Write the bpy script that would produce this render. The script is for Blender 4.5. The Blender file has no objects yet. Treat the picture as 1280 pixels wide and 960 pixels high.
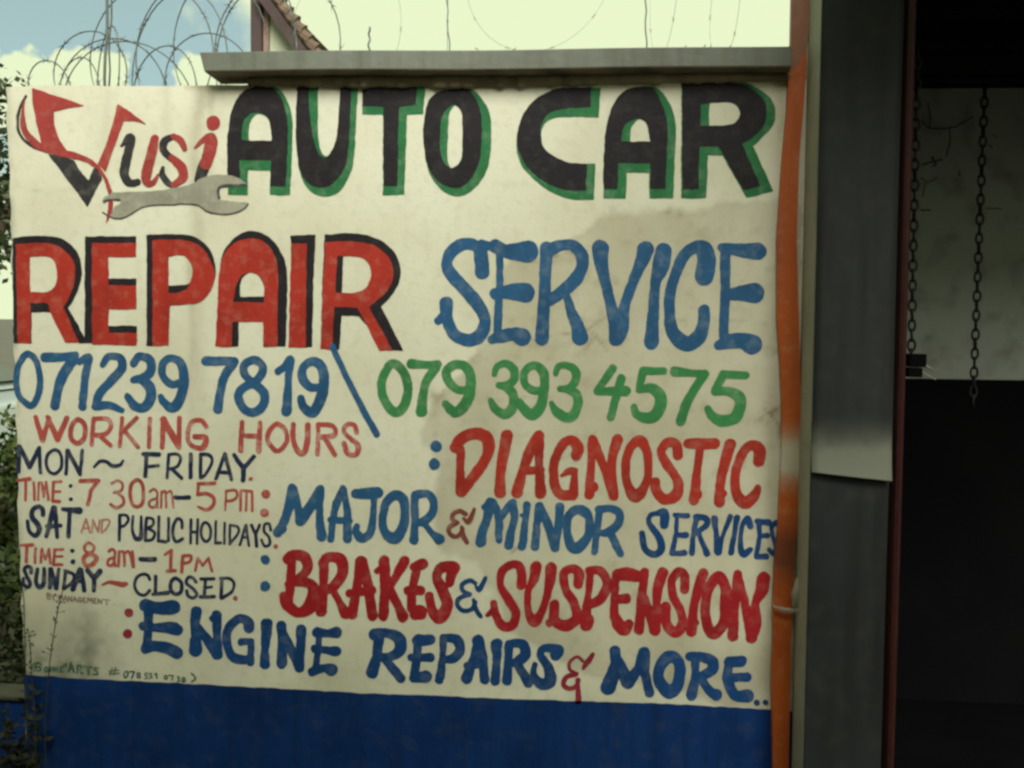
import bpy, bmesh, math, random
import numpy as np
from mathutils import Vector, Matrix
rad = math.radians
SC = bpy.context.scene
COL = SC.collection

# ------------------------------------------------------------------ camera
F_PX, W_PX, H_PX = 1250.0, 1280.0, 960.0          # the photograph's frame
CAM = np.array([0.0, -2.5, 1.5])
_x = np.array([15480., 267., -1250.]); _x /= np.linalg.norm(_x)
_d = np.array([-168., 19800., 1250.]); _d -= _x * _d.dot(_x); _d /= np.linalg.norm(_d)
_n = np.cross(_x, _d)
M_CW = np.array([_x, -_d, _n])                     # rows: world X, Z, Y in camera (right, down, forward)
R_W = np.array([_x, _n, -_d])                      # world X, Y, Z rows -> columns are right, down, forward
cam_data = bpy.data.cameras.new('camera')
cam = bpy.data.objects.new('camera', cam_data); COL.objects.link(cam)
right, down, fwd = R_W[:, 0], R_W[:, 1], R_W[:, 2]
cam.matrix_world = Matrix(((right[0], -down[0], -fwd[0], CAM[0]), (right[1], -down[1], -fwd[1], CAM[1]),
                           (right[2], -down[2], -fwd[2], CAM[2]), (0, 0, 0, 1)))
cam_data.sensor_width = 36; cam_data.lens = 36 * F_PX / W_PX
cam_data.clip_start = .05; cam_data.clip_end = 800
SC.camera = cam

def at(px, py, y=0.0):
    """the point of the plane y = const seen at a position of the photograph"""
    r = np.array([px - 640., py - 480., F_PX])
    w = R_W @ r
    return CAM + w * ((y - CAM[1]) / w[1])
def at_np(px, py, y=0.0):
    r = np.stack([px - 640., py - 480., np.full_like(px, F_PX)], -1)
    w = r @ R_W.T
    return CAM + w * ((y - CAM[1]) / w[..., 1])[..., None]
def proj(p):
    c = (np.asarray(p) - CAM) @ R_W
    return 640 + F_PX * c[..., 0] / c[..., 2], 480 + F_PX * c[..., 1] / c[..., 2]

# ------------------------------------------------------------------ sky, sun, exposure
SUN_EL, SUN_AZ = rad(38), rad(166)                  # azimuth clockwise from +Y
world = bpy.data.worlds.new('World'); SC.world = world; world.use_nodes = True
nt = world.node_tree; nt.nodes.clear()
def wn(t, **k):
    n = nt.nodes.new(t)
    for a, b in k.items(): setattr(n, a, b)
    return n
def mnode(op, a, b=None, c=None):
    n = wn('ShaderNodeMath', operation=op)
    for i, v in enumerate((a, b, c)):
        if v is None: continue
        if isinstance(v, (int, float)): n.inputs[i].default_value = v
        else: nt.links.new(v, n.inputs[i])
    return n.outputs[0]
sky = wn('ShaderNodeTexSky', sky_type='NISHITA', sun_disc=False, sun_elevation=SUN_EL, sun_rotation=SUN_AZ, dust_density=2.5, ozone_density=1.0)
tc = wn('ShaderNodeTexCoord')
tint = wn('ShaderNodeMix', data_type='RGBA', blend_type='MULTIPLY'); tint.inputs[0].default_value = 1; tint.inputs[7].default_value = (.86, 1.14, 1.08, 1)
nt.links.new(sky.outputs[0], tint.inputs[6])
bg1 = wn('ShaderNodeBackground'); nt.links.new(tint.outputs[2], bg1.inputs[0]); bg1.inputs[1].default_value = 0.042
CLOUD = (0.83, 0.93, 0.60, 1)
bg2 = wn('ShaderNodeBackground'); bg2.inputs[1].default_value = 0.42
bg2.inputs[0].default_value = CLOUD
# cloud cover: overcast nearly everywhere, with one blue gap low over the left of the wall
mp = wn('ShaderNodeMapping'); mp.inputs['Scale'].default_value = (5, 5, 12)
nt.links.new(tc.outputs['Generated'], mp.inputs[0])
nz = wn('ShaderNodeTexNoise'); nz.inputs['Scale'].default_value = 1.6; nz.inputs['Detail'].default_value = 7; nz.inputs['Roughness'].default_value = .55
nt.links.new(mp.outputs[0], nz.inputs[0])
wnz = wn('ShaderNodeTexNoise'); wnz.inputs['Scale'].default_value = 22; wnz.inputs['Detail'].default_value = 5; nt.links.new(tc.outputs['Generated'], wnz.inputs[0])
wsub = wn('ShaderNodeVectorMath', operation='SUBTRACT'); nt.links.new(wnz.outputs['Color'], wsub.inputs[0]); wsub.inputs[1].default_value = (.5, .5, .5)
wscl = wn('ShaderNodeVectorMath', operation='SCALE'); nt.links.new(wsub.outputs[0], wscl.inputs[0]); wscl.inputs['Scale'].default_value = .085
wpos = wn('ShaderNodeVectorMath', operation='ADD'); nt.links.new(tc.outputs['Generated'], wpos.inputs[0]); nt.links.new(wscl.outputs[0], wpos.inputs[1])
def gap(px, py, width):
    d = at(px, py, 50.) - CAM; d /= np.linalg.norm(d)
    v = wn('ShaderNodeVectorMath', operation='DISTANCE')
    nt.links.new(wpos.outputs[0], v.inputs[0]); v.inputs[1].default_value = tuple(d)
    return mnode('SUBTRACT', 1.0, mnode('DIVIDE', v.outputs['Value'], width))
g = mnode('MAXIMUM', gap(20, 20, .23), mnode('MAXIMUM', gap(110, 55, .14), gap(195, 78, .115)))
g = mnode('MAXIMUM', g, 0.0)
low = mnode('MULTIPLY', mnode('MAXIMUM', mnode('MAXIMUM', gap(30, 108, .045), gap(-60, 95, .06)), mnode('MAXIMUM', gap(112, 118, .05), gap(260, 130, .05))), 2.2)
g = mnode('SUBTRACT', g, mnode('MAXIMUM', low, 0.0))
cover = mnode('ADD', mnode('MULTIPLY', g, -2.1), mnode('ADD', mnode('MULTIPLY', nz.outputs[0], 1.1), .55))
ramp = wn('ShaderNodeValToRGB'); nt.links.new(cover, ramp.inputs[0])
ramp.color_ramp.elements[0].color = (.3, .3, .3, 1); ramp.color_ramp.elements[0].position = .12; ramp.color_ramp.elements[1].position = .72
mix = wn('ShaderNodeMixShader'); nt.links.new(ramp.outputs[0], mix.inputs[0])
nt.links.new(bg1.outputs[0], mix.inputs[1]); nt.links.new(bg2.outputs[0], mix.inputs[2])
wo = wn('ShaderNodeOutputWorld'); nt.links.new(mix.outputs[0], wo.inputs[0])

sun_d = bpy.data.lights.new('sun', 'SUN'); sun = bpy.data.objects.new('sun', sun_d); COL.objects.link(sun)
sun_d.energy = 2.35; sun_d.angle = rad(36); sun_d.color = (1, .98, .88)
OPP_Y, OPP_H, OPP_X, CAN_Y = -3.5, 4.2, 1.9, -1.35
sdir = Vector((math.sin(SUN_AZ) * math.cos(SUN_EL), math.cos(SUN_AZ) * math.cos(SUN_EL), math.sin(SUN_EL)))
sun.rotation_euler = sdir.to_track_quat('Z', 'Y').to_euler(); sun.location = sdir * 20

vs = SC.view_settings
vs.view_transform = 'Standard'; vs.look = 'None'; vs.gamma = 1; vs.use_curve_mapping = False
vs.exposure = 1.25
SC.cycles.pixel_filter_type = 'BLACKMAN_HARRIS'; SC.cycles.filter_width = 2.7
SC.cycles.max_bounces = 6

# ------------------------------------------------------------------ materials
def mat(name, base, rough=.7, var=None, vscale=6, vamt=.5, fine=None, fscale=60, famt=.3, bump=0, bscale=80, metal=0, spec=.5, streak=None, samt=.3):
    m = bpy.data.materials.new(name); m.use_nodes = True
    t = m.node_tree; b = t.nodes['Principled BSDF']
    b.inputs['Roughness'].default_value = rough; b.inputs['Metallic'].default_value = metal
    b.inputs['Specular IOR Level'].default_value = spec
    co = t.nodes.new('ShaderNodeTexCoord')
    def noise(scale, detail=4, stretch=None):
        n = t.nodes.new('ShaderNodeTexNoise'); n.inputs['Scale'].default_value = scale; n.inputs['Detail'].default_value = detail
        if stretch:
            p = t.nodes.new('ShaderNodeMapping'); p.inputs['Scale'].default_value = stretch
            t.links.new(co.outputs['Object'], p.inputs[0]); t.links.new(p.outputs[0], n.inputs[0])
        else: t.links.new(co.outputs['Object'], n.inputs[0])
        return n.outputs[0]
    c = None
    def blend(c, col, fac_out, amt, lo=.45, hi=.7):
        r = t.nodes.new('ShaderNodeMapRange'); r.inputs[1].default_value = lo; r.inputs[2].default_value = hi
        r.inputs[4].default_value = amt; t.links.new(fac_out, r.inputs[0])
        x = t.nodes.new('ShaderNodeMix'); x.data_type = 'RGBA'
        t.links.new(r.outputs[0], x.inputs[0])
        if c is None: x.inputs[6].default_value = (*base, 1)
        else: t.links.new(c, x.inputs[6])
        x.inputs[7].default_value = (*col, 1)
        return x.outputs[2]
    if var: c = blend(c, var, noise(vscale), vamt)
    if fine: c = blend(c, fine, noise(fscale, 6), famt, .5, .72)
    if streak: c = blend(c, streak, noise(5, 5, (6, 6, .5)), samt, .45, .75)
    if c is None: b.inputs['Base Color'].default_value = (*base, 1)
    else: t.links.new(c, b.inputs['Base Color'])
    if bump:
        bn = t.nodes.new('ShaderNodeBump'); bn.inputs['Strength'].default_value = bump; bn.inputs['Distance'].default_value = .004
        t.links.new(noise(bscale, 6), bn.inputs['Height']); t.links.new(bn.outputs[0], b.inputs['Normal'])
    m['nodes'] = 1
    return m
CREAM = (.71, .70, .565)
def paint(name, base, thin=.12, rough=.6):
    thin = min(.95, thin * 1.7); d = tuple(v * .62 for v in base); wear = tuple(v * .6 + w * .4 for v, w in zip(base, CREAM))
    return mat(name, base, rough, d, 9, .7, wear, 45, thin, .25, 90, streak=d, samt=.35, spec=.18)
MT = dict(
    red=paint('red_paint', (.40, .035, .022)), deep_red=paint('deep_red_paint', (.36, .016, .022)),
    pale_red=paint('thin_red_paint', (.46, .085, .07), .6), faint_red=paint('faint_red_paint', (.52, .21, .15), .9),
    shop_red=paint('script_red_paint', (.36, .05, .045)), bullet_red=paint('bullet_red_paint', (.30, .025, .045)),
    blue=paint('blue_paint', (.026, .105, .235), .15), deep_blue=paint('deep_blue_paint', (.010, .058, .19), .12),
    navy=paint('navy_paint', (.02, .03, .075), .25), dark=paint('dark_script_paint', (.035, .033, .036), .12),
    black=paint('black_paint', (.02, .017, .021), .03), green=paint('green_paint', (.05, .23, .08), .2),
    green_shade=paint('green_shade_paint', (.028, .17, .062), .15), brown=paint('brown_paint', (.23, .14, .10), .9),
    brown_red=paint('brown_red_paint', (.20, .05, .04), .25), dark_green=paint('small_green_paint', (.05, .13, .085), .6),
    spanner=paint('spanner_grey_paint', (.34, .33, .26), .2), outline=paint('outline_paint', (.07, .065, .07), .3))

# ------------------------------------------------------------------ object helpers
def ids(o, label=None, cat=None, group=None, kind=None):
    for k, v in (('label', label), ('category', cat), ('group', group), ('kind', kind)):
        if v: o[k] = v
    return o
def thing(name, label, cat, loc=(0, 0, 0), group=None):
    o = bpy.data.objects.new(name, None); COL.objects.link(o); o.location = loc; o.empty_display_size = .1
    return ids(o, label, cat, group)
class MB:
    def __init__(s): s.v = []; s.f = []; s.m = []; s.cur = 0
    def add(s, vs, fs):
        k = len(s.v); s.v += [tuple(map(float, p)) for p in vs]
        s.f += [tuple(i + k for i in f) for f in fs]; s.m += [s.cur] * len(fs)
    def box(s, x0, x1, y0, y1, z0, z1):
        s.add([(x0,y0,z0),(x1,y0,z0),(x1,y1,z0),(x0,y1,z0),(x0,y0,z1),(x1,y0,z1),(x1,y1,z1),(x0,y1,z1)],
              [(0,3,2,1),(4,5,6,7),(0,1,5,4),(1,2,6,5),(2,3,7,6),(3,0,4,7)])
    def hexa(s, a, b):   # two quads a (4 pts), b (4 pts)
        s.add(list(a) + list(b), [(3,2,1,0),(4,5,6,7),(0,1,5,4),(1,2,6,5),(2,3,7,6),(3,0,4,7)])
    def prism(s, pts, axis, a0, a1):
        """outline extruded along an axis"""
        def P(u, v, a): return {'x': (a, u, v), 'y': (u, a, v), 'z': (u, v, a)}[axis]
        n = len(pts)
        s.add([P(u, v, a0) for u, v in pts] + [P(u, v, a1) for u, v in pts],
              [tuple(range(n))[::-1], tuple(range(n, 2 * n))] + [(i, (i + 1) % n, n + (i + 1) % n, n + i) for i in range(n)])
    def tube(s, pts, r, n=6, closed=False):
        pts = [Vector(p) for p in pts]; rs = r if isinstance(r, (list, tuple)) else [r] * len(pts)
        L = len(pts); rings = []; up = Vector((0.13, .21, .97)).normalized()
        for i, p in enumerate(pts):
            a = pts[(i - 1) % L] if (i or closed) else p
            b = pts[(i + 1) % L] if (i < L - 1 or closed) else p
            t = (b - a).normalized()
            u = t.cross(up)
            if u.length < .05: u = t.cross(Vector((1, 0, 0)))
            u.normalize(); w = t.cross(u)
            if rings and not closed or rings:
                # keep the frame from flipping
                if u.dot(prev) < 0: u = -u; w = -w
            prev = u
            rings.append([p + (u * math.cos(k * 2 * math.pi / n) + w * math.sin(k * 2 * math.pi / n)) * rs[i] for k in range(n)])
        vs = [q for R in rings for q in R]; fs = []
        for i in range(L if closed else L - 1):
            j = (i + 1) % L
            for k in range(n): fs.append((i*n+k, i*n+(k+1)%n, j*n+(k+1)%n, j*n+k))
        if not closed: fs += [tuple(range(n))[::-1], tuple((L-1)*n + k for k in range(n))]
        s.add(vs, fs)
    def build(s, name, m, parent=None, smooth=False, bevel=0, segs=2):
        me = bpy.data.meshes.new(name)
        off = np.array(parent.location) if parent is not None else np.zeros(3)
        p = parent
        while p is not None and p.parent is not None:
            p = p.parent; off = off + np.array(p.location)
        me.from_pydata([tuple(np.array(v) - off) for v in s.v], [], s.f)
        for q in (m if isinstance(m, (list, tuple)) else [m]): me.materials.append(q)
        me.polygons.foreach_set('material_index', s.m)
        bm = bmesh.new(); bm.from_mesh(me)
        bmesh.ops.recalc_face_normals(bm, faces=bm.faces); bm.to_mesh(me); bm.free()
        if smooth: me.polygons.foreach_set('use_smooth', [True] * len(me.polygons))
        me.update()
        o = bpy.data.objects.new(name, me); COL.objects.link(o)
        if parent is not None: o.parent = parent
        if bevel:
            b = o.modifiers.new('bevel', 'BEVEL'); b.width = bevel; b.segments = segs; b.limit_method = 'ANGLE'; b.angle_limit = rad(35)
        return o
rng = random.Random(7)
def vnoise(x, y, seed=0):
    """smooth value noise, numpy"""
    xi = np.floor(x).astype(np.int64); yi = np.floor(y).astype(np.int64); fx = x - xi; fy = y - yi
    fx = fx * fx * (3 - 2 * fx); fy = fy * fy * (3 - 2 * fy)
    def h(a, b):
        n = (a * 374761393 + b * 668265263 + seed * 1442695041) & 0x7fffffff
        n = ((n ^ (n >> 13)) * 1274126177) & 0x7fffffff
        return ((n ^ (n >> 16)) & 0xffff) / 65535.0
    return (h(xi, yi) * (1 - fx) + h(xi + 1, yi) * fx) * (1 - fy) + (h(xi, yi + 1) * (1 - fx) + h(xi + 1, yi + 1) * fx) * fy
def fbm(x, y, seed=0, o=4):
    s = 0; a = .5
    for k in range(o): s = s + a * vnoise(x * 2 ** k, y * 2 ** k, seed + k); a *= .5
    return s

# ------------------------------------------------------------------ lettering engine
def spline(pts, closed=False, sub=7):
    P = [np.array(p, float) for p in pts]; n = len(P)
    if n == 2 and not closed: return P
    out = []
    for i in range(n if closed else n - 1):
        if closed: a, b, c, d = P[(i-1) % n], P[i], P[(i+1) % n], P[(i+2) % n]
        else: a, b, c, d = P[max(i-1, 0)], P[i], P[i+1], P[min(i+2, n-1)]
        for k in range(sub):
            t = k / sub
            out.append(.5 * ((2*b) + (c-a)*t + (2*a-5*b+4*c-d)*t*t + (3*b-a-3*c+d)*t**3))
    if not closed: out.append(P[-1])
    return out
def outline(tokens):
    pts = []; cor = []
    for w in tokens:
        cor.append(w.endswith('!')); pts.append([float(q) for q in w.rstrip('!').split(',')])
    n = len(pts)
    if not any(cor): return spline(pts, True)
    k = cor.index(True); pts = pts[k:] + pts[:k]; cor = cor[k:] + cor[:k]
    out = []; sec = [pts[0]]
    for i in range(1, n + 1):
        sec.append(pts[i % n])
        if cor[i % n]: out += spline(sec)[:-1]; sec = [pts[i % n]]
    return out
def parse(text):
    caps = []; polys = []; org = None
    for line in text.strip().split('\n'):
        w = line.split()
        if len(w) == 1: org = RG[w[0].lstrip('#')]; continue
        ox, oy, sc = org
        if w[0] == 'P':
            loops = []; cur = []
            for q in w[1:]:
                if q == '/': loops.append(cur); cur = []
                else: cur.append(q)
            loops.append(cur)
            polys.append([np.array([(ox + p[0]*sc, oy + p[1]*sc) for p in outline(l)]) for l in loops])
            continue
        r = float(w[1]); pts = []
        for q in w[2:]:
            p = [float(v) for v in q.split(',')]
            if len(p) == 3: r = p[2]
            elif w[0] != 'D' and len(pts) and False: pass
            pts.append([ox + p[0]*sc, oy + p[1]*sc, (p[2] if len(p) == 3 else r) * sc])
        if w[0] == 'S': pts = spline(pts)
        elif w[0] == 'O': pts = spline(pts, True); pts.append(pts[0])
        elif w[0] == 'D': pts = [pts[0], pts[0]]
        for a, b in zip(pts[:-1], pts[1:]): caps.append((a, b))
    return caps, polys
def sdf(text, step):
    caps, polys = parse(text)
    xs = [c[0] - c[2] for s in caps for c in s] + [c[0] + c[2] for s in caps for c in s] + [v for p in polys for l in p for v in l[:, 0]]
    ys = [c[1] - c[2] for s in caps for c in s] + [c[1] + c[2] for s in caps for c in s] + [v for p in polys for l in p for v in l[:, 1]]
    x0, x1, y0, y1 = min(xs) - 3, max(xs) + 3, min(ys) - 3, max(ys) + 3
    gx = np.arange(x0, x1 + step, step); gy = np.arange(y0, y1 + step, step)
    X, Y = np.meshgrid(gx, gy)
    D = np.full(X.shape, 9.0)
    amp = .55 if step > .6 else .3
    WX = X + amp * 2 * (vnoise(X / 9, Y / 9, 3) - .5) + amp * (vnoise(X / 3.3, Y / 3.3, 5) - .5)
    WY = Y + amp * 2 * (vnoise(X / 9, Y / 9, 4) - .5) + amp * (vnoise(X / 3.3, Y / 3.3, 6) - .5)
    for a, b in caps:
        m = max(a[2], b[2]) + 4
        i0 = max(0, int((min(a[0], b[0]) - m - x0) / step)); i1 = int((max(a[0], b[0]) + m - x0) / step) + 2
        j0 = max(0, int((min(a[1], b[1]) - m - y0) / step)); j1 = int((max(a[1], b[1]) + m - y0) / step) + 2
        x = WX[j0:j1, i0:i1]; y = WY[j0:j1, i0:i1]
        dx, dy = b[0] - a[0], b[1] - a[1]; L2 = dx*dx + dy*dy
        t = np.clip(((x - a[0]) * dx + (y - a[1]) * dy) / L2, 0, 1) if L2 > 1e-9 else 0 * x
        d = np.hypot(x - a[0] - t*dx, y - a[1] - t*dy) - (a[2] + (b[2] - a[2]) * t)
        D[j0:j1, i0:i1] = np.minimum(D[j0:j1, i0:i1], d)
    for loops in polys:
        al = np.concatenate(loops); m = 4
        i0 = max(0, int((al[:, 0].min() - m - x0) / step)); i1 = int((al[:, 0].max() + m - x0) / step) + 2
        j0 = max(0, int((al[:, 1].min() - m - y0) / step)); j1 = int((al[:, 1].max() + m - y0) / step) + 2
        x = WX[j0:j1, i0:i1]; y = WY[j0:j1, i0:i1]
        d = np.full(x.shape, 9.0); ins = np.zeros(x.shape, bool)
        for l in loops:
            for a, b in zip(l, np.roll(l, -1, 0)):
                dx, dy = b - a; L2 = dx*dx + dy*dy
                if L2 < 1e-9: continue
                t = np.clip(((x - a[0]) * dx + (y - a[1]) * dy) / L2, 0, 1)
                d = np.minimum(d, np.hypot(x - a[0] - t*dx, y - a[1] - t*dy))
                if dy != 0:
                    c = (a[1] > y) != (b[1] > y)
                    ins ^= c & (x < a[0] + (y - a[1]) * dx / dy)
        D[j0:j1, i0:i1] = np.minimum(D[j0:j1, i0:i1], np.where(ins, -d, d))
    return gx, gy, D
def sheet(name, text, m, layer, parent):
    """the painted shape as one thin mesh lying on the wall's face"""
    probe = parse(text); hgt = max([c[1] for s in probe[0] for c in s] + [v for p in probe[1] for l in p for v in l[:, 1]]) - \
        min([c[1] for s in probe[0] for c in s] + [v for p in probe[1] for l in p for v in l[:, 1]])
    step = 1.0 if hgt > 90 else .7 if hgt > 40 else .5
    if name == 'fine_print': step = .3
    gx, gy, D = sdf(text, step)
    ny, nx = D.shape; neg = D < 0
    mb = MB(); idx = {}
    def vert(x, y):
        k = (round(x, 4), round(y, 4))
        if k not in idx: idx[k] = len(mb.v); mb.v.append(k)
        return idx[k]
    full = neg[:-1, :-1] & neg[1:, :-1] & neg[:-1, 1:] & neg[1:, 1:]
    anyn = neg[:-1, :-1] | neg[1:, :-1] | neg[:-1, 1:] | neg[1:, 1:]
    for j in range(ny - 1):
        i = 0
        while i < nx - 1:
            if not anyn[j, i]: i += 1; continue
            if full[j, i]:
                k = i
                while k < nx - 1 and full[j, k]: k += 1
                mb.f.append((vert(gx[i], gy[j]), vert(gx[k], gy[j]), vert(gx[k], gy[j+1]), vert(gx[i], gy[j+1])))
                i = k; continue
            c = [(gx[i], gy[j], D[j, i]), (gx[i+1], gy[j], D[j, i+1]), (gx[i+1], gy[j+1], D[j+1, i+1]), (gx[i], gy[j+1], D[j+1, i])]
            poly = []
            for q in range(4):
                a, b = c[q], c[(q + 1) % 4]
                if a[2] < 0: poly.append(vert(a[0], a[1]))
                if (a[2] < 0) != (b[2] < 0):
                    t = a[2] / (a[2] - b[2]); poly.append(vert(a[0] + t*(b[0]-a[0]), a[1] + t*(b[1]-a[1])))
            if len(set(poly)) >= 3: mb.f.append(tuple(dict.fromkeys(poly)))
            i += 1
    px = np.array(mb.v); W = at_np(px[:, 0], px[:, 1], 0.0)
    W[:, 1] -= .0004 + .0003 * layer
    off = np.zeros(3); p = parent
    while p is not None: off = off + np.array(p.location); p = p.parent
    W -= off
    me = bpy.data.meshes.new(name); me.from_pydata(W.tolist(), [], mb.f); me.materials.append(m); me.update()
    o = bpy.data.objects.new(name, me); COL.objects.link(o); o.parent = parent
    return o
# ---------------------------------------------------------------- lettering
# Brush strokes of the hand-painted sign. Each region is (origin x, origin y, scale)
# S = smooth stroke, L = straight stroke, O = closed smooth stroke (points x,y[,radius]);
# P = outline (corner points end in !, holes after /), D = dot
RG = dict(A=(0,80,.25), B=(260,80,.3125), C=(620,80,.3125), D=(0,270,.2109375), E=(240,270,.234375),
          F=(520,270,.19786), G=(740,270,.203125), H=(0,430,.234375), I=(240,430,.203125), J=(450,430,.2109375),
          K=(700,430,.21875), L=(0,550,.15625), M=(170,550,.15625), N=(0,660,.15625), O=(160,660,.15625),
          P=(520,520,.208333), Q=(740,520,.208333), R=(320,580,.22913), S=(580,670,.171875), U=(760,680,.195313),
          V=(140,740,.234375), W=(430,770,.234375), X=(690,770,.234375), Y=(0,810,.109375), Z=(120,810,.109375),
          T=(40,725,.09375))

def words(word):
    # --- shop name in script, two-coloured, with the spanner under it
    word('script_word', 'dark', 2, '''A
S 7 130,160 100,220 88,290 100,350 150,405 232,440
P 240,452! 310,465 372,482! 400,530 445,580! 470,520! 500,520 510,575! 437,715! 340,580
S 24 605,410,6 640,378,20 655,375,24 640,450,24 622,540,24 645,595,20 690,590,16
S 18 870,362,14 825,385,20 818,430,20 860,475,18
S 14 815,520,10 815,560,17 850,600,16 880,612,10
S 30 1030,490,30 1010,540,30 1000,580,28''', shade=('shop_red', '''A
P 160,120! 300,165 425,208! 345,222 270,240! 275,310 300,380 335,432! 400,450 470,485 520,540! 553,610 568,690 553,760 527,805! 540,740 542,660 525,590 490,525! 430,492 370,477 300,462 235,447! 170,415 118,355 100,290 115,200 130,165! 122,240 138,320 170,365 208,398! 185,300 165,200
P 590,200! 660,245 735,305! 680,290 620,285! 570,420 530,540! 490,500! 540,380
S 24 775,372,20 758,450,26 735,540,26 735,590,22 765,595,14 792,552,6
S 16 925,425,14 905,385,17 870,362,15
S 20 860,470,18 910,520,24 915,570,22 870,605,14
D 36 1068,295
S 30 975,420,6 1020,380,16 1060,370,26 1050,430,32 1030,500,30''', 'letter_face', 3))
    word('painted_spanner', 'spanner', 4, '''A
P 560,640! 640,640 800,632 940,605! 980,590 1010,570 1100,553 1180,565 1240,600! 1160,607 1095,615! 1090,670 1110,680! 1180,690 1245,695! 1220,730 1150,752 1060,745 1010,720 980,700! 880,700 760,708! 700,720 650,755 600,770 550,768! 575,710! 600,700 600,682 565,672! 515,690 520,670 545,655''',
         shade=('outline', '''A
S 5 515,740,3 560,768 620,770 690,730 740,710 860,702 980,702 1030,735 1090,750 1160,748 1220,725 1243,700,3
S 7 1098,668 1098,618 1160,607 1230,602,4
S 5 520,690 560,678 600,680''', 'spanner_outline', 5))
    word('painted_word', 'black', 3, '''B
P 80,490! 78,300 95,190 130,120 200,88 255,92 295,140 318,230 318,360 312,490! 250,490! 252,385! 128,385! 128,490! / 135,305! 140,240 165,205 205,197 240,215 252,265 255,308!
P 358,84! 352,200 355,330 370,430 405,480 450,495 500,480 545,420 562,340 570,200 577,84! 528,84! 524,200 515,290 495,350 465,378 435,340 415,260 406,180 405,84!
P 618,88! 838,88! 830,165! 765,172! 757,488! 702,488! 702,172! 618,168!
P 862,300 870,190 905,120 985,98 1040,105 1080,160 1095,240 1092,350 1070,430 1025,485 975,495 920,470 880,410 / 928,300 935,215 960,175 990,165 1015,200 1018,300 1010,385 975,415 945,395 930,350''',
         shade=('green_shade', '''B
P 80,525! 78,300 95,190 130,120 200,86 270,92 315,140 338,230 335,400 328,525! 248,525! 250,428! 160,425! 160,525! / 165,308! 165,250 185,210 210,200 240,220 252,265 255,308!
P 358,84! 352,200 355,330 370,440 410,510 465,530 520,515 560,460 585,380 592,250 602,84! 528,84! 524,200 515,290 495,350 470,370 450,340 440,250 442,84!
P 618,88! 870,88! 862,200! 797,204! 786,524! 700,524! 700,204! 618,202!
P 862,300 870,190 905,120 985,98 1060,105 1110,160 1132,230 1130,360 1105,450 1050,510 985,528 920,490 880,420 / 960,290 965,200 990,165 1015,200 1018,300 1010,385 975,415 958,380''', 'letter_shade', 2))
    word('painted_word', 'black', 3, '''C
P 382,95! 330,95 240,100 160,140 105,210 84,290 95,360 140,430 210,480 280,505 358,507! 365,398! 300,395 225,365 190,330 178,280 190,225 240,185 378,172!
P 430,502! 432,400 440,260 470,160 520,105 580,92 625,98 660,150 685,240 682,400 678,500! 617,500! 617,398! 490,398! 486,502! / 500,310! 510,255 545,225 580,222 605,245 617,310!
P 745,78! 850,75 960,78 1030,105 1075,150 1083,200 1070,250 1020,300 985,318! 1057,490! 990,505! 888,330! 815,332! 810,502! 745,502! / 820,163! 855,157 920,152 960,165 975,195 960,230 920,245 818,247!''',
         shade=('green_shade', '''C
P 418,95! 330,95 240,100 160,140 105,210 82,300 95,390 150,460 220,510 300,540 392,542! 398,398! 300,395 225,365 190,330 180,280 200,235 260,212 412,214!
P 430,538! 430,400 440,260 470,160 520,105 580,92 640,96 690,150 718,240 715,400 708,537! 613,537! 613,435! 524,435! 518,538! / 537,310! 540,260 560,228 580,222 605,245 617,310!
P 742,78! 850,72 980,72 1060,105 1105,150 1118,200 1105,250 1060,300 1028,328! 1110,510! 1003,537! 905,366! 848,366! 842,537! 740,537! / 855,157! 920,152 960,165 975,195 960,230 920,245 852,247!''', 'letter_shade', 2))
    rhole = '/ 180,240! 270,238 320,265 340,340 325,420 280,450 180,450!'
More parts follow.
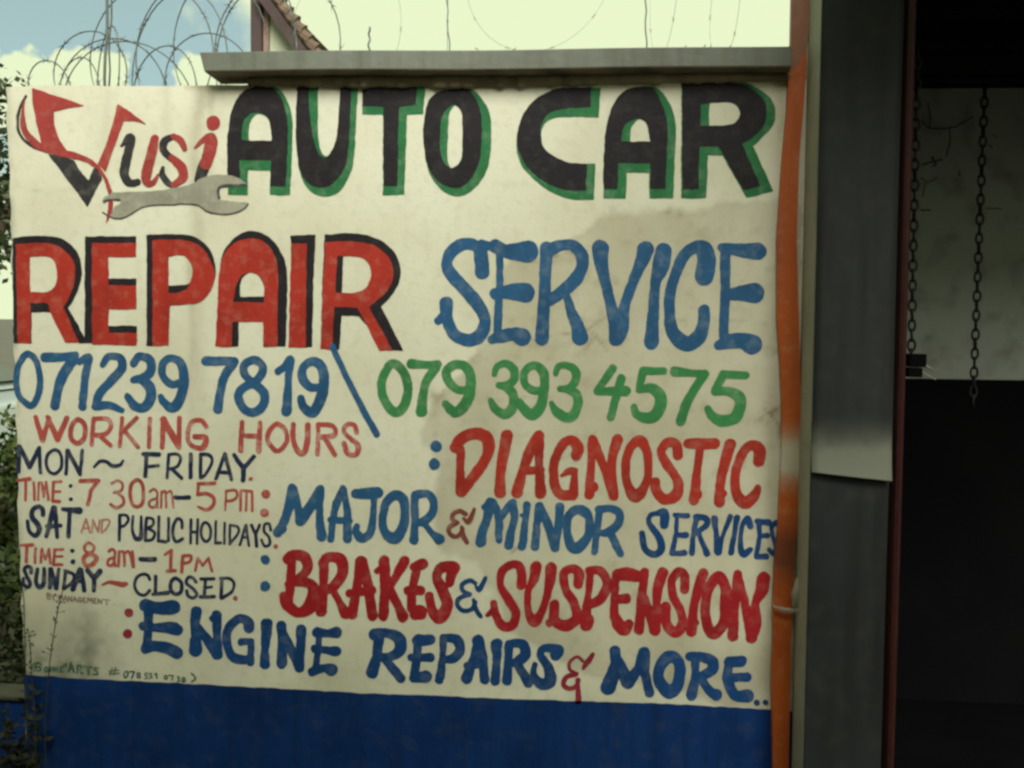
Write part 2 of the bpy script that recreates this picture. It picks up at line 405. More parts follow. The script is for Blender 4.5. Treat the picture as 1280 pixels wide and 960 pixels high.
    word('painted_word', 'red', 3, '''D
P 95,165! 200,160 300,165 380,200 435,270 448,350 430,440 375,540! 470,750! 385,752! 290,548! 280,518 182,515! 185,755! 105,755! ''' + rhole + '''
P 545,160! 808,160! 808,243! 645,243! 645,410! 808,410! 808,552! 645,553! 645,692! 812,692! 812,768! 548,762!
P 905,145! 1000,140 1120,148 1200,190 1250,270 1275,340 1270,400 1235,465 1180,510 1100,525 1008,530! 1000,770! 905,770! / 1000,240! 1060,232 1110,250 1140,310 1138,365 1110,430 1060,455 1000,455!
#E
P 150,270 180,190 235,140 320,120 390,145 440,210 458,290 458,420 455,697! 380,697! 380,565! 215,565! 212,697! 125,697! 138,450 / 220,460! 240,360 270,318 320,303 360,325 385,380 385,462!
P 530,145! 612,145! 606,702! 515,702!
P 710,140! 850,135 950,150 1030,200 1070,270 1070,340 1030,410 945,485! 1070,715! 1000,718! 885,490! 760,485! 748,712! 685,710! / 775,215! 870,215 930,240 955,310 930,380 870,408 765,408!''',
         shade=('black', '''D
P 74,130! 200,118 320,122 410,160 465,230 487,340 465,440 405,545! 500,712! 505,755! 470,755! 300,570! 188,570! 188,755! 80,755! ''' + rhole + '''
P 503,120! 808,120! 808,240! 645,243! 645,370! 808,370! 808,550! 645,553! 645,650! 812,650! 812,765! 540,755! 503,755!
P 870,112! 1000,108 1130,115 1210,160 1260,230 1280,320 1275,380 1240,460 1180,510 1100,525 1008,530! 1000,770! 870,770! / 1000,240! 1060,232 1110,250 1140,310 1135,370 1110,405 1000,412!
#E
P 150,260 175,180 230,115 310,80 400,105 470,180 500,260 510,380 500,697! 400,697! 385,565! 250,565! 250,697! 130,697! 140,450 / 258,430! 262,350 290,315 320,303 360,325 385,380 385,430!
P 525,105! 660,100! 650,300 640,700! 600,702! 530,145!
P 705,100! 850,92 960,110 1050,160 1100,230 1113,310 1090,390 1010,485! 1130,718! 1040,718! 890,535! 800,530! 785,712! 685,710! / 808,215! 870,215 930,240 955,310 930,380 870,408 800,408!''', 'letter_shade', 2))
    word('painted_word', 'blue', 2, '''F
S 40 418,355,46 410,250,44 385,195,36 310,175,40 235,215,40 195,295,36 225,370,42 330,485,42 410,590,40 438,670,36 405,755,42 330,785,40 240,745,38 198,650,36 192,550,43
L 28 140,662,26 195,620,36
L 30 418,185,36 460,188,30
S 45 500,190,44 560,220,42 620,225,52 705,225,70
L 24 528,200,22 530,400,22 522,600,26 515,740,26
S 40 500,490,36 560,480,42 640,480,56 690,485,62
S 30 482,780,28 540,760,40 620,745,44 672,765,56
L 38 825,200,40 812,500,36 795,775,44
S 36 840,215,40 920,185,36 990,185,36 1045,240,40 1050,320,38 1000,410,42 920,480,40 840,530,38
L 30 945,480,22 980,600,32 1020,690,42 1038,765,52
#G
S 40 52,200,54 55,270,46 80,400,34 115,540,34 140,650,40 150,755,46
S 38 330,205,52 310,270,42 250,410,32 200,560,34 180,680,48 150,755,46
S 40 440,215,50 425,300,54 390,420,32 380,560,34 370,700,40 365,775,46
S 40 690,370,58 705,290,58 690,210,54 630,195,38 570,240,36 520,340,34 480,480,34 478,600,34 500,720,42 580,785,48 650,750,46 682,680,40 690,580,36
L 32 820,200,34 820,480,30 810,740,30
S 34 800,195,28 880,205,38 960,215,46 1020,215,54
S 40 855,480,38 930,475,50 1000,472,62
S 30 780,795,30 850,770,45 930,770,50 985,790,62''')
    word('painted_number', 'blue', 2, '''H
O 17 150,52 108,95 88,185 100,270 165,330 205,265 215,180 195,95
S 26 240,72,25 320,70,24 400,62,22
S 26 395,80,26 340,160,27 310,240,25 295,330,25
S 20 425,95,17 455,75,20 475,72,22
L 22 475,72,22 455,180,22 440,335,22
S 22 550,110,17 580,68,20 640,75,24 650,130,23 590,200,24 535,260,24 510,335,20
S 20 510,335,21 580,325,22 652,352,16
S 24 712,105,20 745,66,22 800,85,25 805,140,26 770,175,24 715,190,20
S 26 760,190 800,230,28 805,290,28 770,340,26 720,330,24 682,280,20
S 22 965,205 915,215,20 868,165,20 872,100,20 920,74,20 968,110,23 982,200,26 960,295,28 920,342,26 875,310,20 860,282,17
#I
S 32 90,105,31 180,105,28 265,105,26
S 28 255,120,28 200,200,28 175,290,27 160,400,30
O 26 378,97,25 325,125 322,180 375,232 430,185 433,130
O 27 375,245 300,285 288,340 330,408 390,418,28 440,375 446,305
S 26 530,170,23 575,135,24 605,100,28 595,200,23 590,300,26 582,412,33
S 26 790,268,24 730,265,26 685,220,28 682,150,26 735,107,26 790,130,30 815,210,32 800,320,34 745,418,34 690,390,28 670,335,24''')
    word('painted_slash', 'blue', 4, '''I
L 18 862,10,18 1000,300,19 1135,553,21''')
    word('painted_number', 'green', 2, '''J
O 26 200,115 150,165 127,240 150,340 213,405,28 265,360 285,270 260,170
S 28 305,118,29 380,122,24 460,122,26
S 26 450,140,28 400,210,27 375,290,26 365,400,34
S 25 635,270,22 580,268,24 527,225,26 512,165,27 560,122,26 620,130,28 655,190,30 650,290,32 610,375,33 560,403,30 508,352,22
S 22 797,178,17 815,132,20 865,115,22 910,150,25 912,210,25 870,245,24 820,245,19
S 26 870,250 908,300,28 908,370,30 860,415,30 800,380,24 775,332,17
S 24 1090,275 1030,275,23 980,240 970,180 1000,135 1050,130,25 1090,180,28 1090,270,28 1070,370,32 1020,418,32 970,380,28 945,340,20
S 22 1160,175,17 1180,132,20 1225,127,22 1275,155,26 1278,215,26 1240,260,24 1185,265,19
S 26 1235,268 1285,300,28 1290,360,28 1265,420,30 1220,432,30 1165,400,26 1138,350,17
#K
L 26 300,140,24 215,265,22
L 28 215,272,22 375,268,30
L 24 350,195,25 290,418,24
L 24 590,155,22 475,155,24 450,260,20
S 26 450,262,20 520,252,28 570,290,34 575,350,35 540,408,35 490,422,33 440,400,24 424,362,20
S 26 655,158,29 740,165,22 830,170,23
S 24 825,175,26 760,270,25 715,360,27 690,440,28
L 24 1062,178,22 935,172,24 885,265,24
S 28 890,270,24 960,270,27 1020,300,35 1030,350,35 1000,420,35 930,438,33 875,415,27 846,370,20''')
    word('painted_word', 'pale_red', 2, '''H
L 12 190,388,12 228,512,15 262,395,12
L 13 255,390,12 308,508,16 358,395,14
O 13 415,402 382,440 380,500 415,530 452,495 452,430
L 12 500,400 490,535
S 12 500,398 575,400 592,440 560,480 500,485
L 12 530,485 590,540
L 11 652,395 640,545
L 12 730,395 650,470
L 11 668,465 738,550
L 12 800,400 795,548
L 14 872,400 866,550
L 18 872,402 950,538
L 13 958,395 955,550
S 12 1100,440 1075,408 1030,412 1007,450 1002,510 1030,545 1082,553,15 1098,500 1040,495''')
    word('painted_word', 'pale_red', 2, '''I
L 15 310,482,15 300,655,16
L 16 418,485,15 410,655,17
L 15 310,562 410,567
O 15 525,492 477,535 467,600 525,658 578,610 580,540
S 16 625,495 625,600 665,670,18 705,640 712,500
L 14 778,495 772,675
S 15 778,495 870,505 875,560 790,575
L 16 820,580 880,680
S 14 1015,545 1000,500 960,492 935,530 965,572 1020,620,17 1010,680,16 960,670 935,612''')
    word('painted_word', 'navy', 2, '''L
L 16 155,50,17 150,250,18
L 20 160,55,18 240,215,20 315,62,17
L 16 315,62 325,260,15
O 14 430,80 382,120 372,190 395,250 440,268 488,220 494,140 470,92
L 15 540,82 530,270
L 18 545,85 640,268
L 15 660,85 642,275
S 14 755,215,11 800,170,14 850,172,15 900,205,17 960,200,15 985,165,10''')
    word('painted_word', 'navy', 2, '''M
L 19 60,112,17 183,115,20
L 17 85,110 75,290
L 14 85,213 180,205
L 14 262,115 250,300
S 13 262,115 330,113 357,150 330,210 270,230
L 15 290,230 365,305
L 17 440,115 438,298
L 15 518,115 518,300
S 15 518,114 580,117 608,150,13 600,200 560,270 525,300
L 15 710,115 640,310
L 17 712,112 765,315,15
L 16 668,255 745,260
L 18 785,120,17 860,225,20 945,130,16
L 20 860,230 858,322''')
    word('painted_time', 'pale_red', 2, '''L
L 15 145,323,12 240,310,17
L 12 208,320 205,480
L 11 272,340 276,478
L 10 306,478 312,340 338,340 350,455 372,335 388,478
L 12 430,335 420,485
L 11 430,335 488,332
L 10 425,413 483,411
L 14 420,487 478,490
L 20 645,325,17 788,325,17
L 15 782,332 730,400 705,515
S 13 895,345,11 940,322 980,350 972,400 912,420
S 13 940,420 985,460 985,510 930,540 885,512
O 15 1100,318 1055,350 1040,430 1058,510 1100,533 1143,500 1148,400 1135,345
#M
S 10 110,412 140,392 168,415 170,470 172,540
S 10 168,465 118,482 108,520 140,540 168,515
L 9 202,540 205,412
S 9 205,425 230,405 240,435 242,540
S 9 245,425 275,405 290,440 300,540
L 17 500,350,14 630,345,15
L 13 500,350 495,430
S 15 495,435 570,428 622,465 618,520 565,558 497,532,9
L 9 722,410 715,560
S 11 722,410 790,402 812,440 780,478 725,488
L 11 838,412 836,562
L 11 842,405 930,408
L 10 884,412 882,562
L 11 930,408 932,565''')
    word('painted_dots', 'navy', 3, '''L
D 16 568,368
D 17 568,472
#M
L 17 318,458 428,458
#N
D 18 582,180
D 20 585,270
L 21 1128,246,20 1238,250,21''')
    word('painted_dots', 'pale_red', 3, '''M
D 17 918,312
D 36 1040,430
D 34 1030,580
D 20 1118,850
#O
D 20 862,562''')
    word('painted_word', 'navy', 2, '''L
S 20 345,600,18 340,552,20 305,532,18 260,562,20 258,620,22 300,670,22 315,720,22 285,763,20 237,730,17 222,650,16
L 19 430,542,22 372,770,17
L 20 440,542 458,775,17
L 20 378,690 488,685,16
L 28 505,552,16 580,560,22 635,565,30
L 18 560,560 550,770''')
    word('painted_word', 'faint_red', 2, '''L
L 8 690,630 650,740
L 8 690,630 720,740
L 7 665,705 715,705
L 8 735,740 745,640 785,735 800,640
L 8 820,640 810,740
S 8 820,640 865,637 877,662 850,710 810,740''')
    word('painted_word', 'navy', 2, '''M
L 14 -128,600 -133,800
S 12 -128,600 -78,602 -60,640 -88,680 -123,690
S 15 -23,612,12 -28,720 0,788,19 40,770 42,612,11
L 14 85,625 75,800
S 12 85,622 135,632 138,680 95,705
S 13 95,705 148,740 130,793 75,803
L 13 185,615 180,800
L 14 180,805 240,813
L 12 262,625 260,805
S 13 370,700,14 365,642 330,630 302,680 297,760 320,812 373,790''')
    word('painted_word', 'navy', 2, '''M
L 12 440,635 438,825
L 12 495,635 490,828
L 12 440,735 490,735
O 12 560,658 527,690 527,770 560,813 593,780 596,700
L 11 640,650 635,818
L 12 635,823 678,823
L 11 710,665 706,828
L 11 755,680 750,833
S 11 755,682 812,692 818,740 750,833
L 12 880,678 832,838
L 12 880,678 905,842
L 10 850,775 898,780
L 13 922,680 960,755 988,678
L 14 960,755 965,846
S 12 1080,720 1065,672 1030,677 1027,730 1065,775 1070,832 1030,848 1006,800''')
    word('painted_time', 'pale_red', 2, '''N
L 15 168,138,11 262,133,15
L 14 218,142 210,270
L 12 285,162 280,275
L 11 328,275 335,168 365,250 395,168 405,280
L 12 440,172 430,290
L 11 440,172 505,172
L 10 435,226 500,226
L 13 430,292 498,290
O 12 712,117 677,147 690,190 735,193 754,150
O 18 715,205 670,245 690,298 740,290 773,238
S 12 872,186 895,168 920,190 915,250 925,300
S 12 915,235 872,250 862,288 890,300 915,275
L 12 950,300 955,188
S 12 955,195 985,188 995,225 995,300
S 12 1000,200 1030,188 1050,240 1065,310
L 12 1060,188 1070,310
#O
L 14 297,213,11 345,178
L 14 348,178 340,335
L 14 315,345 378,340
L 14 440,225 430,350
S 13 440,222 503,222 498,265 440,283
L 11 540,340 560,240 600,300 645,240 675,345''')
    word('painted_word', 'navy', 2, '''N
S 18 250,355,16 250,322 220,307 197,330 215,385 243,440 225,473 192,450 187,402,13
S 17 300,330 290,430 320,473,20 350,440 355,327,16
L 18 405,327 400,475
L 19 410,330 450,480
L 15 470,330 455,475
L 15 525,345 510,485
S 15 520,342 590,370 585,430 510,485
L 18 640,332,21 585,490
L 19 650,332 675,498
L 15 612,425 670,430
L 20 702,337,20 755,400 798,345,24
L 20 755,400 750,498,18''')
    word('painted_dash', 'pale_red', 2, '''N
S 14 820,455,9 870,432,13 930,440,19 980,450,22 1008,445,17''')
    word('painted_word', 'navy', 2, '''O
S 13 175,410 160,377 120,367 75,392 52,450 75,515 130,538 175,500,15
L 15 222,385 222,525
L 13 200,530 320,516,18
O 16 385,402 347,430 342,490 380,528 424,508 428,440
S 14 545,430 520,397 480,397 470,440 520,485 550,530 520,558 480,540 470,502
L 14 620,410 610,550
L 14 585,406 690,406
L 12 610,475 670,470
L 15 580,550 690,548
L 15 750,402 745,550
S 13 740,402 810,402 848,440 830,510 750,558,16''')
    word('fine_print', 'brown', 2, '''T
L 7 200,175 205,245
S 7 200,175 240,180 235,205 205,208
S 7 205,208 245,220 240,250 205,248
L 7 265,195 290,225 315,190
L 7 290,225 290,270
L 7 355,265 365,195 385,240 405,200 410,270
L 7 425,275 445,205 470,280
L 5 435,250 460,252
L 7 485,285 490,215 530,285 535,215
L 7 550,285 575,220 600,290
L 5 562,262 590,265
S 7 660,240 635,230 618,260 632,292 660,282 658,265 640,265
L 7 715,238 685,236 684,295 718,297
L 6 685,265 710,266
L 7 740,300 750,235 775,280 797,237 808,305
L 7 858,248 828,246 828,305 860,307
L 6 828,275 852,277
L 7 880,310 885,250 925,315 932,255
L 7 955,260 1035,267
L 7 995,262 997,330
D 8 1095,322''')
    word('painted_dots', 'blue', 3, '''P
D 35 122,182
D 35 112,287
#O
D 38 1098,250
D 41 1100,467''')
    word('painted_word', 'red', 2, '''P
S 35 235,190,33 280,130,36 350,105,36 420,125,38 438,190,36 410,270,32 340,370,32 275,452,34
L 26 268,200,26 265,320,25 268,452,30
S 36 545,115,35 525,230,33 507,360,30 505,458,36
L 38 735,120,34 690,190,34 640,330,29 605,458,35
L 34 742,122,30 738,300,25 748,460,35
L 26 655,330,25 750,322,24
S 32 960,238,31 972,190,36 930,142,28 870,185,30 828,290,28 832,410,30 870,470,30 940,472,33
L 24 945,470,30 952,335,20
S 22 872,355,10 920,332,22 955,325,18
S 30 1060,142,29 1050,300,25 1042,470,31
D 32 1064,425
#Q
L 28 5,145,28 80,320,26 125,480,26
S 30 152,142,34 125,240,30 120,330,26 135,482,27
O 28 285,147,34 228,195,26 203,290,26 212,400,26 258,482,38 315,425,28 338,330,25 328,205,28
S 28 515,235,31 505,172,30 455,160,30 415,215,27 450,290,29 515,390,28 505,470,36 440,500,32 390,450,31 380,395,30
S 32 575,165,29 660,165,33 738,165,33
L 30 650,180,27 630,330,25 612,502,34
D 34 628,470
S 34 830,170,36 800,270,33 770,400,29 765,515,32
D 26 785,465
S 34 1000,270,36 1005,200,38 950,175,30 895,240,29 860,350,28 867,460,31 915,520,38 970,480,33 994,432,23''')
    word('painted_ampersand', 'brown_red', 2, '''P
S 14 300,590 265,570 227,587 217,615 250,640
S 14 250,640 207,660 197,695 225,723 265,713 280,680
S 16 285,612,8 320,632,17 350,557,11
S 16 275,670,12 285,720,15 305,758,14''')
    word('painted_word', 'blue', 2, '''R
S 24 195,130,24 185,210,26 155,310,24 118,372,26
L 22 118,374,24 150,355,18
L 26 205,135,22 235,260,24 242,310,30
S 26 350,140,27 310,210,28 245,310,28
S 24 350,140,26 346,270,21 358,395,28
L 24 475,132,19 440,212,22 420,300,19 408,410,20
L 22 480,140,18 500,270,22 500,405,26
L 20 405,305,17 510,310,20
S 32 545,160,25 610,160,33 665,155,33
S 22 645,180,18 640,290,19 625,370,23 580,405,25 548,370,21 552,340,18
O 25 755,170,27 707,220,23 692,300,22 702,370,25 755,405,32 800,350,27 813,260,25 800,190,27
L 21 865,180,23 868,300,21 862,415,25
S 23 870,170,25 930,162,22 968,200,22 965,260,23 920,310,25 880,320,19
S 17 915,320,17 960,375,17 1000,410,29''')
    word('painted_word', 'blue', 2, '''P
S 30 415,545,22 450,518,28
S 30 445,520,30 430,600,27 400,690,27 390,755,33
S 28 460,520,27 495,600,25 498,742,23
L 24 500,620,20 575,520,24
S 26 580,520,26 590,610,23 570,700,25 557,775,27
S 26 665,535,24 655,640,21 638,780,27
L 12 632,595 660,592
L 26 740,540,27 725,660,23 715,783,27
L 28 740,540 790,640,26 835,790,28
S 28 865,545,28 857,640,25 835,790,26
O 28 960,562,30 915,605,26 907,690,25 930,778,30 970,790,34 1030,720,27 1040,620,25 1010,572,32
#Q
L 22 45,560,20 30,680,22 15,815,21
S 23 40,560,24 110,552,23 163,582,25 160,640,25 100,695,26 50,700,18
L 25 110,700,24 140,760 170,825,23''')
    word('painted_word', 'deep_blue', 2, '''Q
S 20 435,650,27 432,582,28 390,582,17 347,597,15 347,650,17 400,720,21 418,790,25 380,828,22 322,800,19 300,702,18
L 15 510,600,13 503,700 482,820,16
L 17 495,592,13 572,598,16
L 18 500,715,13 562,712,20
L 18 480,825,15 552,820,20
L 16 630,605,18 607,710,15 598,820,19
S 17 620,605,17 678,612,20 688,650,18 620,705,16
L 16 640,705,13 690,825,19
L 18 735,615,22 745,700,15 755,810,26
S 15 830,605,18 790,700,13 760,810,20
L 16 870,610,18 855,700,15 835,820,18
S 17 950,660,20 935,617,20 905,650,15 890,740,15 905,825,22 950,800,17
L 13 1000,640,15 1005,720 987,830,16
L 18 992,632,18 1058,637,21
L 15 1005,720,13 1053,716,17
L 15 987,845,15 1045,842,20
S 13 1105,640,18 1080,662,15 1085,720,11 1100,780,13 1095,830,15 1062,800,13''')
    word('painted_word', 'deep_red', 2, '''R
L 28 195,520,23 190,640,25 180,740,24
S 32 172,520,28 200,497,28 260,505,32 283,560,28 250,610,24 178,655,22
S 32 200,640,28 290,650,28 318,700,36 290,780,38 230,808,28 172,770,32 152,722,26
L 25 370,540,27 370,680,23 355,800,33
S 28 365,540,28 400,507,26 460,520,32 473,590,32 430,660,28 385,690,22
S 22 420,690,20 460,760,21 490,815,32
L 30 572,530,32 555,650,25 525,820,28
L 28 585,530,26 615,680,28 635,825,30
L 25 510,705,22 630,690,28
L 26 700,530,31 705,690,28 695,830,28
L 16 660,585,15 700,545
L 26 810,530,30 760,620,23 715,690,25
L 25 730,680,23 780,780,25 800,833,32
L 25 880,560,24 850,690,25 850,790,27
S 32 862,562,24 908,547,32
S 28 830,690,26 898,690,28
S 38 870,818,34 892,810,42
S 34 1055,650,24 1070,590,30 1080,562,30 1010,567,30 987,620,27 1020,690,31 1043,770,32 1000,838,34 962,800,27 947,720,25''')
    word('painted_ampersand', 'deep_blue', 2, '''R
S 12 1195,650 1165,634 1127,655 1127,690 1165,710
S 13 1165,712 1112,730 1097,765 1130,798 1178,790 1195,755
S 13 1185,740,9 1200,790,13 1225,828,13
#S
S 20 82,360,10 110,390,20 160,307,15''')
    word('painted_word', 'deep_red', 2, '''S
S 34 415,360,34 420,280,36 400,215,32 335,212,28 277,260,30 267,360,29 330,470,34 378,560,34 350,650,36 280,650,34 232,570,30 217,490,28
L 26 170,572,16 215,540,28
S 34 525,220,42 510,310,37 467,400,25 467,540,28 510,620,42 560,560,29 600,450,28 625,330,38 635,230,42
S 34 830,350,37 835,270,40 790,237,32 727,270,31 737,380,32 800,490,34 818,600,38 740,650,42 660,610,38 660,500,38
D 30 622,630
L 30 920,250,30 905,420,25 885,600,38
S 33 910,250,30 990,255,34 1043,340,34 1000,450,36 910,500,32
S 48 890,645,46 905,612,44
L 32 1110,270,32 1095,420,28 1090,590,32
S 42 1120,282,42 1190,277,52 1270,290,42
S 38 1110,460,34 1180,455,38
S 55 1100,590,36 1130,650,46 1170,680,46 1200,640,36
#U
L 32 235,180,30 215,350,30 200,550,32
L 32 225,330,25 260,420,29 300,555,34
S 34 350,185,37 320,280,33 310,420,25 310,550,29
S 30 490,290,30 490,202,30 450,177,30 407,240,27 420,340,27 470,440,27 470,530,34 420,563,34 372,500,32 372,400,33
S 34 610,185,34 580,270,32 550,400,29 535,560,35
D 30 553,500
O 34 705,212,40 642,290,32 622,420,31 640,530,34 680,573,38 740,500,34 753,380,37 750,270,34
L 32 830,190,28 820,300,30 805,440,34 800,590,36
L 28 830,200,26 870,340,25 920,600,36
S 36 995,220,43 985,290,43 945,380,28 945,500,38 915,600,35''')
    word('painted_dots', 'bullet_red', 3, '''V
D 24 90,110
D 25 84,222''')
    word('painted_word', 'deep_blue', 2, '''V
S 30 180,70,34 240,85,33 315,82,40 332,80,34
L 26 195,90,26 195,200,23 185,290,26
S 28 165,182,24 240,190,24 320,190,34 350,200,30
S 30 180,302,27 230,287,29 300,300,33 348,323,33
L 28 450,105,30 440,170,26 448,240,26
L 32 447,260,32 448,308,36
L 26 440,165,22 500,240,25 560,333,29
L 26 560,122,27 560,220,23 565,333,27
L 18 537,142,19 560,122
S 25 730,190,28 725,157,28 680,142,23 627,185,25 612,260,23 640,340,25 700,360,25 740,352,22
L 22 690,265,21 743,262,17 740,375,20
L 28 825,170,32 822,240,28 815,320,21 815,385,29
L 25 905,180,28 910,260,25 905,380,29
L 23 920,230,23 1000,400,27
L 25 1010,200,29 1005,300,25 1000,402,28
L 18 1105,210,19 1100,310,17 1085,410,19
S 26 1095,215,28 1150,220,23 1195,215,32
S 23 1080,302,22 1150,310,21 1195,315,28
S 23 1070,425,25 1130,405,23 1172,415,33''')
    word('painted_word', 'deep_blue', 2, '''W
L 28 190,100,28 175,220,26 150,300,32
D 31 162,97
S 27 165,95,32 230,90,25 295,120,33 300,180,31 250,215,23 190,220,23
L 25 220,230,23 270,290,25 305,333,25
L 22 395,120,23 390,220 372,330,23
S 27 395,130,32 460,125,30
S 23 358,220,20 460,220,24
S 27 372,330,25 438,322,34
L 18 530,120,20 525,220,16 515,320,26
S 27 530,115,20 600,125,28 620,180,28 580,225,26 530,230,19
D 21 507,343
L 23 720,125,24 690,230,23 655,330,32
L 25 715,130,32 740,220,27 750,340,25
L 19 658,265,22 750,258,19
L 25 815,150,32 815,250,21 805,343,27
L 23 880,150,23 875,250,23 870,343,28
S 25 880,147,20 950,150,27 968,205,28 920,245,25 880,250,15
L 23 930,265,23 985,353,29
S 25 1130,208,30 1140,182,31 1075,170,22 1047,205,21 1090,275,27 1098,345,34 1050,360,30 1012,310,19 1018,258,15''')
    word('painted_ampersand', 'bullet_red', 2, '''X
S 12 165,238,9 130,217 97,245 97,285 130,310
S 13 130,310 77,325 62,365 90,388 130,373 140,340
S 14 165,278,8 185,250,15 220,202,11
S 15 135,340,10 140,400,13 140,455,17''')
    word('painted_word', 'deep_blue', 2, '''X
L 32 335,185,28 345,250,31 300,378,42
L 26 352,240,27 405,350,38
L 28 490,195,32 460,280,25 410,350,33
L 25 495,200,30 495,300,25 520,410,25
O 32 620,217,33 577,270,30 571,340,31 620,403,37 668,370,33 683,280,30 663,227,31
L 23 765,225,25 765,330,21 745,420,31
S 27 737,215,26 800,217,27 855,240,31 850,290,29 790,323,25
S 23 800,345,23 845,400,25 875,420,33
S 29 945,245,29 1010,240,31
S 26 932,330,27 1000,325,25 1038,325,26
S 29 945,250,23 937,330,29 975,420,29 1042,425,36
D 17 1092,463
D 16 1140,462''')
    word('fine_print', 'dark_green', 2, '''Y
S 8 395,165 375,210 395,265
S 10 470,190 430,165 405,210 430,262 465,250 462,218 440,218
O 9 528,212 510,243 528,273 547,243
L 9 568,215 570,270
S 8 568,215 598,230 570,270
L 9 612,218 614,272
S 8 612,218 640,235 614,272
L 9 660,218 660,270
L 8 730,215 692,215 690,272 727,272
L 7 692,243 718,243
L 10 735,180 727,208
L 10 762,176 754,204
L 12 815,165 787,270
L 12 815,165 845,275
L 9 800,240 838,240
L 12 890,200 885,285
S 10 890,200 930,206 925,240 890,245
L 11 900,245 945,293
L 11 962,206 1050,220
L 12 1010,215 1015,300
S 10 1125,238 1090,227 1080,252 1115,275 1112,303 1070,300
#Z
L 6 185,228 162,312
L 6 225,218 202,312
L 6 152,265 258,250
L 6 152,290 265,290
O 9 345,267 322,300 332,338 355,325 368,285
L 9 387,270 440,270 410,345
O 7 490,282 468,300 500,320 508,335 482,342 468,330 500,305 505,290
L 8 592,287 560,287 560,310
S 8 560,310 590,320 585,343 555,345
S 8 612,292 640,292 625,315 645,330 615,347
L 9 692,290 695,345
L 7 672,302 690,290
O 8 800,312 783,335 800,358 818,335
L 8 835,312 885,317 865,363
S 8 930,327 955,332 940,352 960,370 930,383
O 8 1005,335 985,348 1015,362 1025,375 1000,383 985,375 1015,355 1020,343
S 10 1095,290 1138,345 1095,383''')
# ================================================================== setting
def struct(o): o['kind'] = 'structure'; return o
M_ground = mat('dusty_asphalt', (.07, .066, .055), .9, (.12, .105, .08), 1.2, .8, (.03, .03, .028), 30, .6, .6, 60)
g_ = MB(); g_.add([(-300, -300, 0), (300, -300, 0), (300, 300, 0), (-300, 300, 0)], [(0, 1, 2, 3)])
struct(g_.build('ground', M_ground))

# ================================================================== the painted wall
def wall_material():
    m = mat('cream_wall_paint', CREAM, .75, (.60, .57, .42), 3.5, .7, (.54, .51, .39), 40, .4, .18, 110)
    t = m.node_tree; b = t.nodes['Principled BSDF']; src = b.inputs['Base Color'].links[0].from_socket
    at_ = t.nodes.new('ShaderNodeAttribute'); at_.attribute_name = 'stain'
    sp = t.nodes.new('ShaderNodeSeparateColor'); t.links.new(at_.outputs['Color'], sp.inputs[0])
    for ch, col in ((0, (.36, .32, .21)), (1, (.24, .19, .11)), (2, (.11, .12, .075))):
        x = t.nodes.new('ShaderNodeMix'); x.data_type = 'RGBA'
        t.links.new(sp.outputs[ch], x.inputs[0]); t.links.new(src, x.inputs[6]); x.inputs[7].default_value = (*col, 1); src = x.outputs[2]
    t.links.new(src, b.inputs['Base Color'])
    return m
M_wall = wall_material()
M_plaster = mat('raw_plaster', (.38, .36, .28), .9, (.26, .24, .19), 8, .7, (.16, .15, .12), 40, .5, .6, 60)
base = at(490, 480, 0.0); wall = thing('painted_wall', 'cream wall hand painted with red, blue, black and green lettering over a blue band', 'wall', (float(base[0]), 0.1, 0))
LEFT = [(107, 8), (180, 10), (300, 14), (420, 17), (500, 20), (600, 22), (700, 25), (846, 30), (960, 34), (1400, 48)]
TOP = [(8, 109), (60, 106), (120, 107), (200, 108), (300, 106), (450, 107), (600, 108), (700, 106), (800, 103), (985, 100), (1010, 99)]
def z_of(py, px): return at(px, py, 0.)[2]
NXW, NZW = 300, 260
def wall_face():
    px_top = np.linspace(8, 1006, NXW)
    ztop = np.array([at(x, np.interp(x, *zip(*TOP)), 0.)[2] for x in px_top]) + .002 * (fbm(px_top / 14, px_top * 0, 31) - .5) * 3
    lz = np.array([at(x, y, 0.)[2] for y, x in LEFT]); lx = np.array([at(x, y, 0.)[0] for y, x in LEFT])
    xr = at(1004, 480, 0.)[0]
    V = np.zeros((NZW, NXW, 3))
    for j in range(NZW):
        s = j / (NZW - 1)
        for i in range(NXW):
            t = i / (NXW - 1); z = ztop[i] * s
            xl = np.interp(-z, -lz, lx) + .0035 * (vnoise(np.array(z * 22.), np.array(0.), 41) - .5) * 2
            V[j, i] = (xl + (xr - xl) * t, 0, z)
    return V
V = wall_face()
PX, PY = proj(V)
def inside(poly, x, y):
    r = np.zeros(x.shape, bool); p = np.array(poly, float)
    for a, b in zip(p, np.roll(p, -1, 0)):
        if a[1] == b[1]: continue
        r ^= ((a[1] > y) != (b[1] > y)) & (x < a[0] + (y - a[1]) * (b[0] - a[0]) / (b[1] - a[1]))
    return r
def dist_line(pts, x, y):
    d = np.full(x.shape, 1e3)
    for a, b in zip(pts[:-1], pts[1:]):
        dx, dy = b[0]-a[0], b[1]-a[1]; L = dx*dx + dy*dy
        t = np.clip(((x-a[0])*dx + (y-a[1])*dy) / L, 0, 1); d = np.minimum(d, np.hypot(x-a[0]-t*dx, y-a[1]-t*dy))
    return d
wx = PX + 26 * (fbm(PX / 30, PY / 30, 11) - .45); wy = PY + 26 * (fbm(PX / 30, PY / 30, 12) - .45)
PATCH = [(1000, 250), (905, 252), (855, 262), (800, 262), (765, 270), (738, 288), (716, 306), (690, 330), (640, 318), (622, 335), (612, 430), (572, 470), (545, 500), (530, 545), (545, 580), (540, 640), (548, 690), (600, 700), (640, 790), (720, 840), (1000, 900)]
e = [(x, y) for x, y in PATCH]
ins = inside(PATCH, wx, wy); dd = dist_line(e, wx, wy)
patch = np.clip(.5 + np.where(ins, dd, -dd) / 9, 0, 1)
